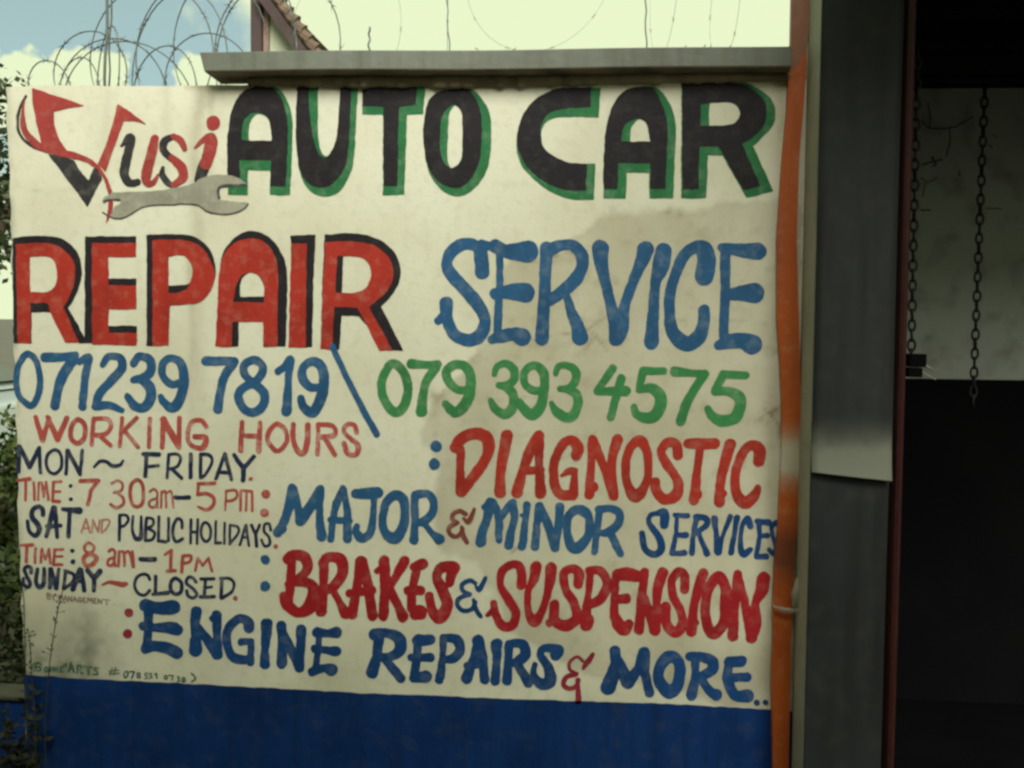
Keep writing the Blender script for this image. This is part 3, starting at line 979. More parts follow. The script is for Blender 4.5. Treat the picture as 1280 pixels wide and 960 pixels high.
n1 = fbm(PX / 60, PY / 60, 21); n2 = fbm(PX / 16, PY / 16, 22); n3 = fbm(PX / 5, PY / 5, 23, 3)
R_ = patch * (.22 + .55 * n1) + .10 * np.exp(-(dd / 5) ** 2) * patch
R_ += .35 * np.clip(n2 - .58, 0, 1) * 3 * patch
G_ = np.zeros_like(R_)
for cx, w, y0, y1, a in ((246, 9, 105, 560, .42), (262, 5, 105, 300, .3), (236, 4, 300, 580, .25), (130, 5, 108, 330, .12), (205, 7, 105, 260, .14), (330, 6, 105, 200, .1), (500, 16, 105, 260, .06), (275, 10, 105, 180, .2)):
    cxx = cx + 5 * (vnoise(PY / 60, PY * 0, int(cx)) - .5) * 2
    G_ += a * np.exp(-((PX - cxx) / w) ** 2) * np.clip((y1 - PY) / (y1 - y0), 0, 1) ** .7 * (PY > y0) * (.6 + .8 * n2)
for cx, cy, rx, ry, a in ((740, 425, 24, 14, .45), (968, 520, 12, 22, .6), (952, 525, 18, 9, .5), (965, 440, 14, 8, .4), (702, 318, 25, 5, .5), (755, 262, 40, 9, .22), (690, 325, 30, 5, .4), (590, 350, 16, 26, .14), (545, 495, 14, 10, .45), (835, 266, 5, 6, .7), (851, 268, 4, 5, .6), (730, 400, 10, 3, .4), (560, 300, 4, 10, .2), (532, 290, 6, 14, .15), (880, 300, 50, 20, .2), (640, 395, 60, 30, .12), (975, 330, 6, 100, .25), (977, 150, 6, 40, .25)):
    G_ += a * np.exp(-(((PX - cx) / rx) ** 2 + ((PY - cy) / ry) ** 2)) * np.clip((n2 * .5 + n3 * .8 - .35) * 2.6, 0, 1.4)
for pts, w, a in (([(640, 430), (690, 420), (735, 412), (760, 395)], 1.3, .5), ([(955, 510), (972, 528), (976, 560)], 1.6, .7), ([(962, 515), (974, 508)], 1.4, .6), ([(700, 575), (730, 560), (742, 540)], 1.2, .3),
                  ([(690, 320), (715, 316), (735, 322)], 1.6, .5), ([(720, 400), (745, 420), (760, 440)], 1.2, .4), ([(600, 505), (640, 495), (700, 500)], 1., .25), ([(640, 690), (648, 684), (655, 676)], 1.6, .8), ([(12, 236), (60, 240), (110, 232)], 1.4, .2), ([(830, 400), (880, 396), (960, 405)], 1.2, .3)):
    G_ += a * np.exp(-(dist_line(pts, wx * .3 + PX * .7, wy * .3 + PY * .7) / w) ** 2)
G_ += .35 * np.exp(-((PY - np.interp(PX, *zip(*TOP))) / 5) ** 2) * np.clip(n2 * 2.2 - .5, 0, 1) * (PX > 230)
G_ += np.clip(n3 - .78, 0, 1) * 2.2
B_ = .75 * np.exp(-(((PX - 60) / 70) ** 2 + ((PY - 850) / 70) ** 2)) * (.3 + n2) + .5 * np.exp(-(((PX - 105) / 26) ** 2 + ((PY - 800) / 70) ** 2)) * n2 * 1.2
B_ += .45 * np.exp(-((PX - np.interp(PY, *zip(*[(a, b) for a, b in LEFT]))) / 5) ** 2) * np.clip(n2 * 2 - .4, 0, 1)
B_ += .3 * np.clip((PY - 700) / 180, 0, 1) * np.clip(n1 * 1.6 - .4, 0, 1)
stain = np.stack([np.clip(R_, 0, .9), np.clip(G_, 0, .9), np.clip(B_, 0, .9), np.ones_like(R_)], -1)
loc = np.array(wall.location)
vv = (V - loc).reshape(-1, 3).tolist(); ff = []
for j in range(NZW - 1):
    for i in range(NXW - 1):
        a = j * NXW + i; ff.append((a, a + 1, a + NXW + 1, a + NXW))
nf = len(vv); back = V.copy(); back[..., 1] = .22
ring = [(0, i) for i in range(NXW)] + [(j, NXW - 1) for j in range(1, NZW)] + [(NZW - 1, i) for i in range(NXW - 2, -1, -1)] + [(j, 0) for j in range(NZW - 2, 0, -1)]
for j, i in ring: vv.append((back[j, i] - loc).tolist())
nr = len(ring); nface = len(ff)
for k in range(nr):
    a = ring[k][0] * NXW + ring[k][1]; q = ring[(k + 1) % nr]; b = q[0] * NXW + q[1]
    ff.append((b, a, nf + k, nf + (k + 1) % nr))
ff.append(tuple(nf + k for k in range(nr))[::-1])
me = bpy.data.meshes.new('plastered_wall'); me.from_pydata(vv, [], ff); me.materials.append(M_wall); me.materials.append(M_plaster)
me.polygons.foreach_set('material_index', [0] * nface + [1] * (len(ff) - nface))
ca = me.color_attributes.new('stain', 'FLOAT_COLOR', 'POINT')
ca.data.foreach_set('color', np.concatenate([stain.reshape(-1, 4), np.tile([.3, .4, .1, 1], (nr, 1))]).ravel().astype(np.float32))
me.update()
face = bpy.data.objects.new('plastered_wall', me); COL.objects.link(face); face.parent = wall

# blue band along the foot, brushed edge
M_band = mat('blue_band_paint', (.005, .033, .145), .6, (.003, .021, .098), 5, .8, (.045, .06, .09), 28, .3, .3, 100, streak=(.004, .012, .045), samt=.5, spec=.12)
bd = MB(); N = 160; top = []; BL = [(28, 843), (100, 848), (250, 855), (450, 866), (600, 872), (720, 876), (850, 880), (966, 887), (1004, 890)]
for i in range(N + 1):
    px = 30 + (1003 - 30) * i / N
    py = np.interp(px, *zip(*BL)) + 2.4 * (fbm(np.array(px / 11.), np.array(2.), 51) - .45)
    p = at(px, py, 0.); top.append((p[0], p[2]))
for i in range(N):
    (xa, za), (xb, zb) = top[i], top[i + 1]
    xa2, xb2 = (xa + .012 if i == 0 else xa), xb
    bd.add([(xa2, -.001, 0), (xb2, -.001, 0), (xb, -.001, zb), (xa, -.001, za)], [(0, 1, 2, 3)])
bd.build('blue_band', M_band, wall)

# the lettering: every word a part of the wall, its shading a sub-part
LABELS = iter(['red and dark script word with long flourishes', 'small grey open-ended spanner painted under the script word', 'large black block word AUTO with green shade', 'large black block word CAR with green shade',
 'large red block word REPAIR with black shade', 'tall blue brush word SERVICE', 'blue telephone number on the left', 'blue slanting slash between the telephone numbers', 'green telephone number on the right',
 'thin red word WORKING', 'thin red word HOURS', 'dark blue word MON and tilde', 'dark blue word FRIDAY', 'red opening time from 7 30am to 5pm', 'small dark blue colons and dashes', 'small red dots and colon',
 'dark blue word SAT', 'faint red word AND', 'dark blue word PUBLIC', 'dark blue word HOLIDAYS', 'red opening time from 8am to 1pm', 'dark blue word SUNDAY', 'red wavy dash before CLOSED', 'dark blue word CLOSED', 'tiny brown line of writing under the opening hours',
 'blue colons before the service lines', 'red brush word DIAGNOSTIC', 'small brown ampersand', 'blue brush word MAJOR', 'blue brush word MINOR', 'dark blue word SERVICES running into the wall edge', 'red brush word BRAKES', 'small blue ampersand', 'red brush word SUSPENSION',
 'red colon before the word ENGINE', 'blue brush word ENGINE', 'blue brush word REPAIRS', 'tall thin red ampersand', 'blue brush word MORE with two dots', 'tiny dark green painter signature along the blue band'])
def word(name, m, layer, text, shade=None):
    o = sheet(name, text, MT[m], layer, wall)
    o['label'] = next(LABELS)
    if shade: sheet(shade[2], shade[1], MT[shade[0]], shade[3], o)
words(word)

# ================================================================== grey steel beam above the wall
M_beam = mat('weathered_grey_steel', (.15, .165, .135), .6, (.11, .12, .098), 4, .8, (.20, .20, .16), 30, .4, .25, 60, streak=(.075, .07, .05), samt=.6)
M_mortar = mat('brown_mortar', (.26, .21, .14), .9, (.15, .12, .08), 12, .8, (.34, .30, .2), 30, .5, .6, 60)
M_rust = mat('brown_underside', (.22, .18, .12), .85, (.05, .042, .03), 9, .8, (.20, .16, .10), 25, .5, .5, 50)
yb0, yb1 = -.055, .05
bl = at(249, 60, yb0); br = at(990, 67, yb0); zt = at(620, 61.5, yb0)[2]; zb = at(620, 91, yb0)[2]
beam = thing('steel_beam', 'grey steel beam lying level along the top of the painted wall', 'beam', (float(bl[0] + br[0]) / 2, 0, float(zb)))
b = MB(); h = zt - zb; x0, x1 = bl[0], br[0]
# a box section with a rolled lip along the front, its left end cut at a slant
zfl = float(at(620, 85, yb0)[2]); zrl = float(at(620, 103, yb1)[2]); h = zt - zrl
prof = [(yb0, zt), (yb1, zt), (yb1, zrl), (yb0 + .030, zrl + .004), (yb0 + .004, zfl - .004), (yb0, zfl)]
def xl(z): return x0 + max(0, (zrl + .55 * h - z)) * .55
n = len(prof); NS = 40
vs = []
for k in range(NS + 1):
    t = k / NS
    for y, z in prof:
        sag = .0018 * math.sin(t * 9) * math.sin(t * 3.1)
        vs.append((xl(z) + (x1 - xl(z)) * t, y + .0015 * math.sin(t * 13 + z), z + sag))
fs = [(k*n+i, k*n+(i+1) % n, (k+1)*n+(i+1) % n, (k+1)*n+i) for k in range(NS) for i in range(n)] + [tuple(range(n)), tuple(NS*n + i for i in range(n))[::-1]]
b.add(vs, fs); b.m = [1 if (f % n in (2, 3, 4) and f < NS * n) else 0 for f in range(len(fs))]
b.build('beam_section', [M_beam, M_rust], beam, bevel=.0015)
# lumps of mortar the beam is bedded on
mo = MB()
NM = 150; vs = []; fs = []
for k in range(NM + 1):
    px = 312 + (987 - 312) * k / NM; zl = at(px, np.interp(px, *zip(*TOP)) + 1, 0.)[2]; xx = at(px, 104, 0.)[0]
    q = float(fbm(np.array(px / 13.), np.array(1.), 61)); g1 = float(vnoise(np.array(px / 5.), np.array(4.), 62))
    yf = -.006 - .016 * q; zd = zl - .005 * max(0, q - .38) * 3 - .0012 * g1
    vs += [(xx, .09, zl - .01), (xx, yf + .004, zd), (xx, yf - .004 * g1, (zl + zrl) / 2), (xx, yf + .006, zrl + .006), (xx, .09, zrl + .006)]
for k in range(NM):
    for i in range(4): fs.append((k*5+i, k*5+i+1, (k+1)*5+i+1, (k+1)*5+i))
fs += [(0, 1, 2, 3, 4), tuple(NM*5 + i for i in range(5))[::-1]]
mo.add(vs, fs)
mo.build('mortar_bed', M_mortar, wall, smooth=True)

# ================================================================== orange jamb strip
M_orange = mat('orange_paint', (.52, .105, .012), .55, (.38, .065, .010), 5, .7, (.55, .22, .10), 35, .4, .3, 70, streak=(.22, .05, .02), samt=.4)
def zband(m, zc, half, col, amt):
    t = m.node_tree; b_ = t.nodes['Principled BSDF']; src = b_.inputs['Base Color'].links[0].from_socket
    co = t.nodes.new('ShaderNodeTexCoord'); sp_ = t.nodes.new('ShaderNodeSeparateXYZ'); t.links.new(co.outputs['Object'], sp_.inputs[0])
    nz_ = t.nodes.new('ShaderNodeTexNoise'); nz_.inputs['Scale'].default_value = 22; t.links.new(co.outputs['Object'], nz_.inputs[0])
    def M(op, a, b2):
        q = t.nodes.new('ShaderNodeMath'); q.operation = op
        for i, v in enumerate((a, b2)):
            if isinstance(v, (int, float)): q.inputs[i].default_value = v
            else: t.links.new(v, q.inputs[i])
        return q.outputs[0]
    d = M('ABSOLUTE', M('SUBTRACT', sp_.outputs[2], zc), 0)
    f = M('SUBTRACT', 1.0, M('DIVIDE', d, half)); f = M('MAXIMUM', f, 0.0); f = M('MULTIPLY', M('MULTIPLY', M('MULTIPLY', f, f), 1.7), M('ADD', nz_.outputs[0], .45))
    f = M('MULTIPLY', M('MINIMUM', f, 1.0), amt)
    x = t.nodes.new('ShaderNodeMix'); x.data_type = 'RGBA'; t.links.new(f, x.inputs[0]); t.links.new(src, x.inputs[6]); x.inputs[7].default_value = (*col, 1)
    t.links.new(x.outputs[2], b_.inputs['Base Color'])
zband(M_orange, float(at(985, 572, 0)[2]), .11, (.55, .50, .38), 1.0)
zband(M_orange, float(at(985, 690, 0)[2]), .13, (.10, .035, .02), .75)
M_orange2 = mat('faded_orange_paint', (.30, .125, .075), .6, (.24, .09, .05), 5, .7, (.34, .2, .14), 35, .3, .3, 70)
OL = [(-140, 989), (0, 989), (66, 988), (100, 985), (140, 983), (180, 979), (220, 976), (300, 971), (400, 971), (440, 974), (500, 977), (560, 977), (620, 974), (660, 972), (700, 968), (755, 966), (800, 966), (850, 964), (960, 966), (1400, 974)]
OR = [(-140, 1014), (0, 1014), (40, 1012), (66, 1009), (100, 1008), (140, 1005), (200, 1000), (300, 997), (400, 1000), (440, 1001), (500, 1002), (560, 1002), (620, 999), (660, 998), (700, 995), (755, 992), (800, 990), (850, 989), (960, 987), (1400, 990)]
yo = -.014
def strip(y0, y1, step, yf, thick, cut=None):
    vs = []; fs = []; pys = list(np.arange(y0, y1 + .1, step))
    for k, py in enumerate(pys):
        a = at(np.interp(py, *zip(*OL)), py, yf); c = at(np.interp(py, *zip(*OR)), py, yf)
        bulge = .002 * math.sin(py / 70.)
        if cut and k == 0: a = at(984, 97, yf); c = at(1010, 63, yf)
        if cut and k == 1: a = at(983.5, 105, yf); c = at(1008, 100, yf)
        m_ = (a + c) / 2
        vs += [(a[0], yf + thick, a[2]), (a[0] + .002, yf, a[2]), (m_[0], yf - .0003, m_[2]), (c[0] - .002, yf, c[2]), (c[0], yf + thick, c[2])]
    for k in range(len(pys) - 1):
        for i in range(4): fs.append((k*5+i, k*5+i+1, (k+1)*5+i+1, (k+1)*5+i))
        fs.append((k*5+4, k*5, (k+1)*5, (k+1)*5+4))
    fs += [(0, 1, 2, 3, 4), tuple((len(pys)-1)*5 + i for i in range(5))[::-1]]
    mb = MB(); mb.add(vs, fs); return mb
jb = at(978, 960, yo); jamb = thing('orange_jamb', 'wavy orange painted strip between the painted wall and the grey sheet metal column', 'door jamb', (float(jb[0]), yo, 0))
zg = 0
mb = strip(63, 1400, 12, yo, .010, cut=True)
mb.v = [(x, y, max(z, 0)) for x, y, z in mb.v]
mb.build('orange_strip', M_orange, jamb)
mb = strip(-140, 100, 12, yo + .003, .008)
o = mb.build('upper_strip', M_orange2, jamb); o['label'] = 'duller faded orange upper length'

# ================================================================== garage building on the right
M_sheet = mat('grey_sheet_metal', (.018, .021, .022), .7, (.011, .013, .014), 3, .8, (.035, .035, .03), 25, .4, .05, 40, spec=.15, streak=(.009, .008, .008), samt=.6)
M_clad = mat('sheet_metal_painted_sheen', (.018, .021, .022), .65, (.011, .013, .014), 3, .8, (.035, .035, .03), 25, .4, .05, 40, spec=.2, streak=(.009, .008, .008), samt=.6)
M_side = mat('pale_column_side', (.27, .27, .215), .7, (.2, .2, .16), 5, .8, (.14, .13, .1), 35, .3, .3, 70)
M_frame = mat('dark_red_frame_paint', (.03, .006, .006), .5, (.016, .004, .004), 8, .8, (.05, .02, .018), 40, .3, .2, 60, spec=.25)
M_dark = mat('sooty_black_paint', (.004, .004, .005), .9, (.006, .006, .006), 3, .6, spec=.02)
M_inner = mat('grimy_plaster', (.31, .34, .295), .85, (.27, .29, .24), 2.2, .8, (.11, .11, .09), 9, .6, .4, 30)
M_facade = mat('grey_facade_plaster', (.3, .29, .24), .85, (.22, .21, .17), 2, .7, (.15, .14, .12), 40, .3, .5, 80)
yc = -.15
cl = at(1030, 0, yc)[0]; cr = at(1120, 480, yc)[0]
cl = float(at(1016, 480, yc)[0]); cr = float(at(1116, 480, yc)[0]); sl = float(at(1011, 300, 0)[0])
TOPZ = 2.55
_a = at(1027, 0, yc); _b = at(1004, 960, yc); LEAN = float((_a[0] - _b[0]) / (_a[2] - _b[2])); ZL = float(at(1016, 480, yc)[2])
def lean(mb): mb.v = [(x + LEAN * (z - ZL), y, z) for x, y, z in mb.v]; return mb
garage = thing('garage_building', 'garage building with grey sheet metal column beside a dark open doorway', 'building', (1.6, 0, 0))
# the column: masonry core, clad in lapped sheets whose lower edges kick outwards
c = MB(); c.box(cl + .001, cr - .002, yc + .012, .24, 0, TOPZ); lean(c).build('column', M_side, garage, bevel=.004)
def lapped(name, z0, z1, flare, m, drop):
    s_ = MB(); NZ = 44; NX = 10; vs = []; fs = []
    zs = [z0 + (z1 - z0) * (1 - (1 - k / NZ) ** 2.2) for k in range(NZ + 1)] if False else [z0 + (z1 - z0) * (k / NZ) ** 1.8 for k in range(NZ + 1)]
    for z in zs:
        q = max(0, 1 - (z - z0) / .085)
        for i in range(NX + 1):
            t = i / NX; x = cl + (cr - cl) * t
            y = yc - flare * q ** 2.0 - .003 * math.sin(t * 3.1) - .0025 * math.sin(z * 5 + t * 2)
            vs.append((x, y, z - drop * t * q))
    for k in range(NZ):
        for i in range(NX): a = k*(NX+1)+i; fs.append((a, a+1, a+NX+2, a+NX+1))
    s_.add(vs, fs)
    o = lean(s_).build(name, m, garage, smooth=True)
    sd = o.modifiers.new('solid', 'SOLIDIFY'); sd.thickness = .003; sd.offset = 1
    return o
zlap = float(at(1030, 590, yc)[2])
zband(M_clad, zlap + .02, .125, (.15, .155, .125), .9)  # pale sheen along the sheet's lower lip, painted into its colour
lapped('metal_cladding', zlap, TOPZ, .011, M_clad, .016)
c = MB(); c.box(cl + .001, cr - .001, yc + .002, yc + .011, 0, zlap + .12); o = lean(c).build('lower_cladding', M_sheet, garage, bevel=.002)
# steel door frame, dark red
fx0 = cr + .003; fx1 = float(at(1136, 480, yc + .02)[0])
f = MB(); f.prism([(fx0, yc + .03), (fx0 + .008, yc - .004), (fx0 + .018, yc - .008), (fx0 + .02, yc + .03), (fx1, yc + .045), (fx1, .2), (fx0, .2)], 'z', 0, TOPZ - .1)
lean(f).build('door_frame', M_frame, garage, bevel=.002)
f = MB(); f.prism([(3.0, yc + .03), (3.0, .2), (3.05, .2), (3.05, yc + .03)], 'z', 0, TOPZ - .1); f.build('door_frame', M_frame, garage, bevel=.002)
yb_ = 1.55
# facade over and beyond the doorway, roof slab
w = MB(); w.box(fx0, 3.05, .02, .22, TOPZ - .1, TOPZ + .3); w.box(3.05, 5.2, .02, .22, 0, TOPZ + .3); w.build('facade_wall', M_facade, garage)
w = MB(); w.prism([(cl - .02, CAN_Y), (5.3, CAN_Y), (5.3, yb_ + .4), (1.3, yb_ + .4), (1.12, yb_ + .2), (cr - .05, .24), (cl - .02, -.05)], 'z', TOPZ + .301, TOPZ + .40); w.build('roof_added_canopy', M_facade, garage)  # unseen roof slab; its canopy overhang is added to shade the wall's right side
# room behind
zi_top = float(at(1200, 105, yb_)[2]); zi_bot = float(at(1200, 474, yb_)[2])
xb_ = 1.2
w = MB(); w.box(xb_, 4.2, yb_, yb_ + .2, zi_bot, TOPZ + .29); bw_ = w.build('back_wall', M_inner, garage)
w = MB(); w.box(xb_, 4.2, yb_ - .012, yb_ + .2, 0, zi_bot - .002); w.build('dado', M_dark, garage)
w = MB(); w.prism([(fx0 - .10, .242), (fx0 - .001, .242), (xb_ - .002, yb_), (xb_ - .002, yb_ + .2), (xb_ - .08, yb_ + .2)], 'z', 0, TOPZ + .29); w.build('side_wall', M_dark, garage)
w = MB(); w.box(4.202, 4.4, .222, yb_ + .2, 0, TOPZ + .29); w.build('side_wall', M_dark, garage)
w = MB(); w.add([(fx0 - .1, .0, .004), (4.2, .0, .004), (4.2, yb_ - .013, .004), (xb_, yb_ - .013, .004)], [(0, 1, 2, 3)]); struct(w.build('garage_floor', M_dark))
M_crack = mat('crack_dark', (.07, .07, .06), .9, (.03, .03, .026), 20, .7, spec=.1)  # dark tone of the cracks in the back wall
for pts, wd in (([(1152, 150), (1160, 160), (1178, 161), (1196, 158), (1216, 146)], 2.2), ([(1160, 128), (1163, 146), (1162, 160)], 2.0), ([(1187, 160), (1188, 176), (1183, 196)], 1.6), ([(1152, 207), (1166, 202), (1178, 199)], 2.6), ([(1164, 196), (1170, 204), (1166, 208)], 3.6), ([(1150, 222), (1160, 228), (1172, 222)], 1.4), ([(1157, 228), (1153, 246)], 1.4), ([(1150, 262), (1164, 263)], 2.4), ([(1232, 260), (1252, 262)], 1.6), ([(1240, 168), (1246, 172)], 1.2), ([(1236, 182), (1240, 184)], 2.4), ([(1198, 214), (1200, 220)], 2.4)):
    cr_ = MB(); wd *= .8
    for (xa, ya), (xb2_, yb2) in zip(pts[:-1], pts[1:]):
        for k in range(4):
            t0, t1 = k / 4, (k + 1) / 4; j0, j1 = [(vnoise(np.array((xa + xb2_) * .37 + t), np.array(ya * .21 + t * 3), 71) - .5) * 3 for t in (k, k + 1)]
            if k == 0: j0 = 0
            if k == 3: j1 = 0
            a0 = (xa + (xb2_ - xa) * t0, ya + (yb2 - ya) * t0 + j0); a1 = (xa + (xb2_ - xa) * t1, ya + (yb2 - ya) * t1 + j1)
            ln = math.hypot(a1[0] - a0[0], a1[1] - a0[1]) or 1; nx_, ny_ = -(a1[1] - a0[1]) / ln * wd / 2, (a1[0] - a0[0]) / ln * wd / 2
            cr_.add([tuple(at(a0[0] + nx_, a0[1] + ny_, yb_ - .002)), tuple(at(a1[0] + nx_, a1[1] + ny_, yb_ - .002)), tuple(at(a1[0] - nx_, a1[1] - ny_, yb_ - .002)), tuple(at(a0[0] - nx_, a0[1] - ny_, yb_ - .002))], [(0, 1, 2, 3)])
    cr_.v = [(x, yb_ - .002 - .0001 * (i // 4), z) for i, (x, y, z) in enumerate(cr_.v)]
    cr_.build('crack', M_crack, bw_)
# rolled-up shutter under the lintel
sx0, sx1 = fx1 + .004, 2.995
zs_ = float(at(1200, 98, .5)[2])
sh = thing('roller_shutter', 'dark rolled up metal shutter hanging at the top of the garage doorway', 'roller shutter', ((sx0 + sx1) / 2, .5, zs_))
s_ = MB(); s_.prism([(.5 + .23 * math.cos(a * math.pi / 12), zs_ + .33 + .23 * math.sin(a * math.pi / 12)) for a in range(24)], 'x', sx0 + .02, sx1 - .02)
s_.build('shutter_roll', M_dark, sh, smooth=False)
s_ = MB(); zz = zs_
NL = 9
for k in range(NL):
    s_.prism([(.50, zz), (.512, zz + .004), (.506, zz + .04), (.49, zz + .062), (.482, zz + .06), (.484, zz + .01)], 'x', sx0 + .005, sx1 - .005); zz += .064
s_.build('slats', M_dark, sh)
s_ = MB(); s_.box(sx0 + .004, sx1 - .004, .478, .53, zs_ - .022, zs_ - .001); s_.build('bottom_rail', M_dark, sh, bevel=.004)

# unseen wall added behind the viewer: it keeps low light off the foot of the painted wall
opp = thing('added_shade_wall', 'tall brown block wall added out of view to shade the painted wall', 'wall', (0, OPP_Y - .1, 0))
w = MB(); w.box(-9, OPP_X, OPP_Y - .22, OPP_Y, 0, OPP_H - .06); w.build('block_face', mat('brown_blockwork', (.10, .085, .06), .9, (.07, .06, .045), 3, .8, bump=.6, bscale=25), opp)
w = MB(); w.box(-9, OPP_X + .03, OPP_Y - .25, OPP_Y + .03, OPP_H - .059, OPP_H); w.build('coping', M_facade, opp)
# chains in the doorway
M_chain = mat('blackened_chain_steel', (.010, .009, .009), .55, (.02, .014, .012), 30, .6, spec=.3)
def chain(name, label, pa, pb, yy, link_px, loc_z0):
    a = at(pa[0], pa[1], yy); b2 = at(pb[0], pb[1], yy)
    L = link_px / F_PX * (yy - CAM[1])
    d = Vector(b2 - a); nlk = int(d.length / L); d.normalize()
    end = Vector(a) + d * (L * nlk)
    t = thing(name, label, 'chain', tuple(Vector(a)), 'chains hanging in the doorway')
    mb = MB(); ex = Vector((1, 0, 0)); ey = Vector((0, 1, 0))
    for k in range(nlk):
        cc = Vector(a) + d * (L * (k + .5))
        tw = (.15 if k % 2 else math.pi / 2 - .2) + .1 * math.sin(k * 1.7)
        u = ex * math.cos(tw) + ey * math.sin(tw); pts = []
        for q in range(14):
            an = q * 2 * math.pi / 14
            pts.append(cc + d * (math.sin(an) * L * .62) + u * (math.cos(an) * L * .36 * (1 if abs(math.sin(an)) < .8 else .9)))
        mb.tube(pts, L * .125, 6, True)
    mb.build('links', M_chain, t, smooth=True)
chain('chain', 'dark steel chain hanging free against the middle of the pale back wall', (1233, 60), (1216, 508), .75, 11.5, 0)
chain('chain', 'dark steel chain hanging close along the dark red door frame', (1147, 60), (1139, 452), .42, 12.0, 0)
# shutter catch on the frame with loose wire
lc = at(1150, 456, .34); catch = thing('shutter_catch', 'dark block with loose wire ends fixed beside the door frame', 'latch', tuple(map(float, lc)))
k_ = MB(); k_.box(lc[0] - .035, lc[0] + .012, .32, .36, lc[2] - .006, lc[2] + .03); k_.box(lc[0] - .035, lc[0] + .004, .325, .36, lc[2] - .034, lc[2] - .008); k_.build('block', M_dark, catch, bevel=.003)
k_ = MB(); p0 = Vector(lc); k_.tube([p0 + Vector((0, 0, .006)), p0 + Vector((.018, -.01, -.004)), p0 + Vector((.036, -.005, -.014)), p0 + Vector((.05, 0, -.012))], .0022, 5)
k_.tube([p0 + Vector((0, 0, -.014)), p0 + Vector((.02, .004, -.026)), p0 + Vector((.042, 0, -.04)), p0 + Vector((.045, 0, -.034))], .0016, 5)
k_.build('wire_end', mat('bare_wire', (.3, .29, .24), .4, (.2, .18, .14), 40, .5, metal=.5), catch, smooth=True)

# plastic strap tied round the orange strip
M_film = mat('cloudy_plastic', (.42, .40, .34), .35, (.3, .27, .22), 30, .7)
M_film.node_tree.nodes['Principled BSDF'].inputs['Alpha'].default_value = .55
sp = at(982, 750, yo - .012); strap = thing('plastic_strap', 'cloudy plastic strap tied round the orange strip near the word SUSPENSION', 'strap', tuple(map(float, sp)))
s_ = MB(); P_ = lambda a, b_, y: tuple(at(a, b_, y))
s_.add([P_(965, 753, yo + .0), P_(968, 757, yo - .014), P_(980, 759, yo - .018), P_(993, 761, yo - .02), P_(1001, 758, yo - .03), P_(1002, 764, yo - .03), P_(994, 767, yo - .021), P_(980, 765, yo - .019), P_(968, 760, yo - .015), P_(965, 756, yo)],
       [(0, 1, 8, 9), (1, 2, 7, 8), (2, 3, 6, 7), (3, 4, 5, 6)])
s_.add([P_(996, 720, yo - .02), P_(1001, 733, yo - .03), P_(999, 748, yo - .034), P_(1001, 759, yo - .031), P_(990, 760, yo - .021), P_(989, 742, yo - .019)], [(0, 1, 2, 5), (5, 2, 3, 4)])
o = s_.build('strap_band', M_film, strap, smooth=True); sd = o.modifiers.new('solid', 'SOLIDIFY'); sd.thickness = .0015

# ================================================================== razor wire and rods above the wall
M_wire = mat('galvanised_wire', (.13, .145, .135), .5, (.08, .085, .08), 40, .6, metal=.5)
def ring_pts(c, r, tilt, lean, squash, n=40):
    out = []
    for k in range(n):
        a = 2 * math.pi * k / n
        p = Vector((0, math.cos(a) * r, math.sin(a) * r * squash))
        p = Matrix.Rotation(lean, 3, 'X') @ p
        p = Matrix.Rotation(tilt, 3, 'Z') @ p
        out.append(c + p)
    return out
def barbs(mb, pts, every=2, size=.008):
    for i in range(0, len(pts), every):
        p = pts[i]; t = (pts[(i + 1) % len(pts)] - p).normalized()
        u = t.cross(Vector((rng.uniform(-1, 1), rng.uniform(-1, 1), rng.uniform(-.3, 1)))).normalized(); w_ = t.cross(u)
        s1 = size * rng.uniform(.7, 1.15)
        for sg in (1, -1):
            mb.add([p + t * s1 * 1.4 + u * s1 * .9 * sg, p + t * s1 * .3, p - t * s1 * .3, p - t * s1 * 1.4 + u * s1 * .9 * sg, p + w_ * .0012, p - w_ * .0012],
                   [(0, 1, 4), (0, 5, 1), (3, 4, 2), (3, 2, 5), (1, 2, 4), (1, 5, 2)])
wz = float(at(150, 60, .5)[2])
coil = thing('razor_wire', 'tangled coil of razor wire standing above the left end of the wall', 'razor wire', (float(at(180, 100, .5)[0]), .5, wz - .25))
mb = MB()
for px, py, rpx, tl, ln, sq in ((62, 112, 40, 1.3, .9, .8), (112, 92, 62, 1.25, .2, .85), (140, 122, 74, 1.5, 1.1, 1.0), (188, 72, 92, 1.35, .1, 1.0), (160, 140, 96, 1.45, .5, .9), (205, 118, 60, 1.1, .6, 1.), (222, 92, 102, 1.0, .2, 1.0), (250, 68, 100, 1.3, -.2, 1.0), (262, 104, 66, 1.4, .7, .9), (290, 52, 98, 1.2, .1, 1.0), (318, 72, 85, .95, .3, 1.0), (345, 60, 92, 1.3, .1, 1.), (98, 122, 50, 1.0, .4, 1.), (135, 100, 30, .9, .2, 2.2)):
    d_ = (.5 + 2.5) / F_PX
    c = Vector(at(px, py, .5)); pts = ring_pts(c, rpx * d_, tl, ln, sq)
    mb.tube(pts, .0020, 5, True); barbs(mb, pts, 4, .015)
mb.build('wire_loops', M_wire, coil)
coil2 = thing('razor_wire', 'sparse razor wire glinting in the glare above the grey beam', 'razor wire', (float(at(700, 60, .5)[0]), .5, wz - .25))
mb = MB()
for px, py, rpx, tl, ln, sq in ((430, 40, 90, 1.1, .1, 1.), (560, -25, 95, .15, .2, 1.), (672, -40, 100, 1.2, .1, 1.), (830, -30, 96, .12, .2, 1.), (905, 10, 80, .1, .15, .8)):
    c = Vector(at(px, py, .5)); pts = ring_pts(c, rpx * (3.0 / F_PX), tl, ln, sq)
    mb.tube(pts, .0005, 4, True); barbs(mb, pts, 4, .0075)
mb.build('wire_loops', M_wire, coil2)
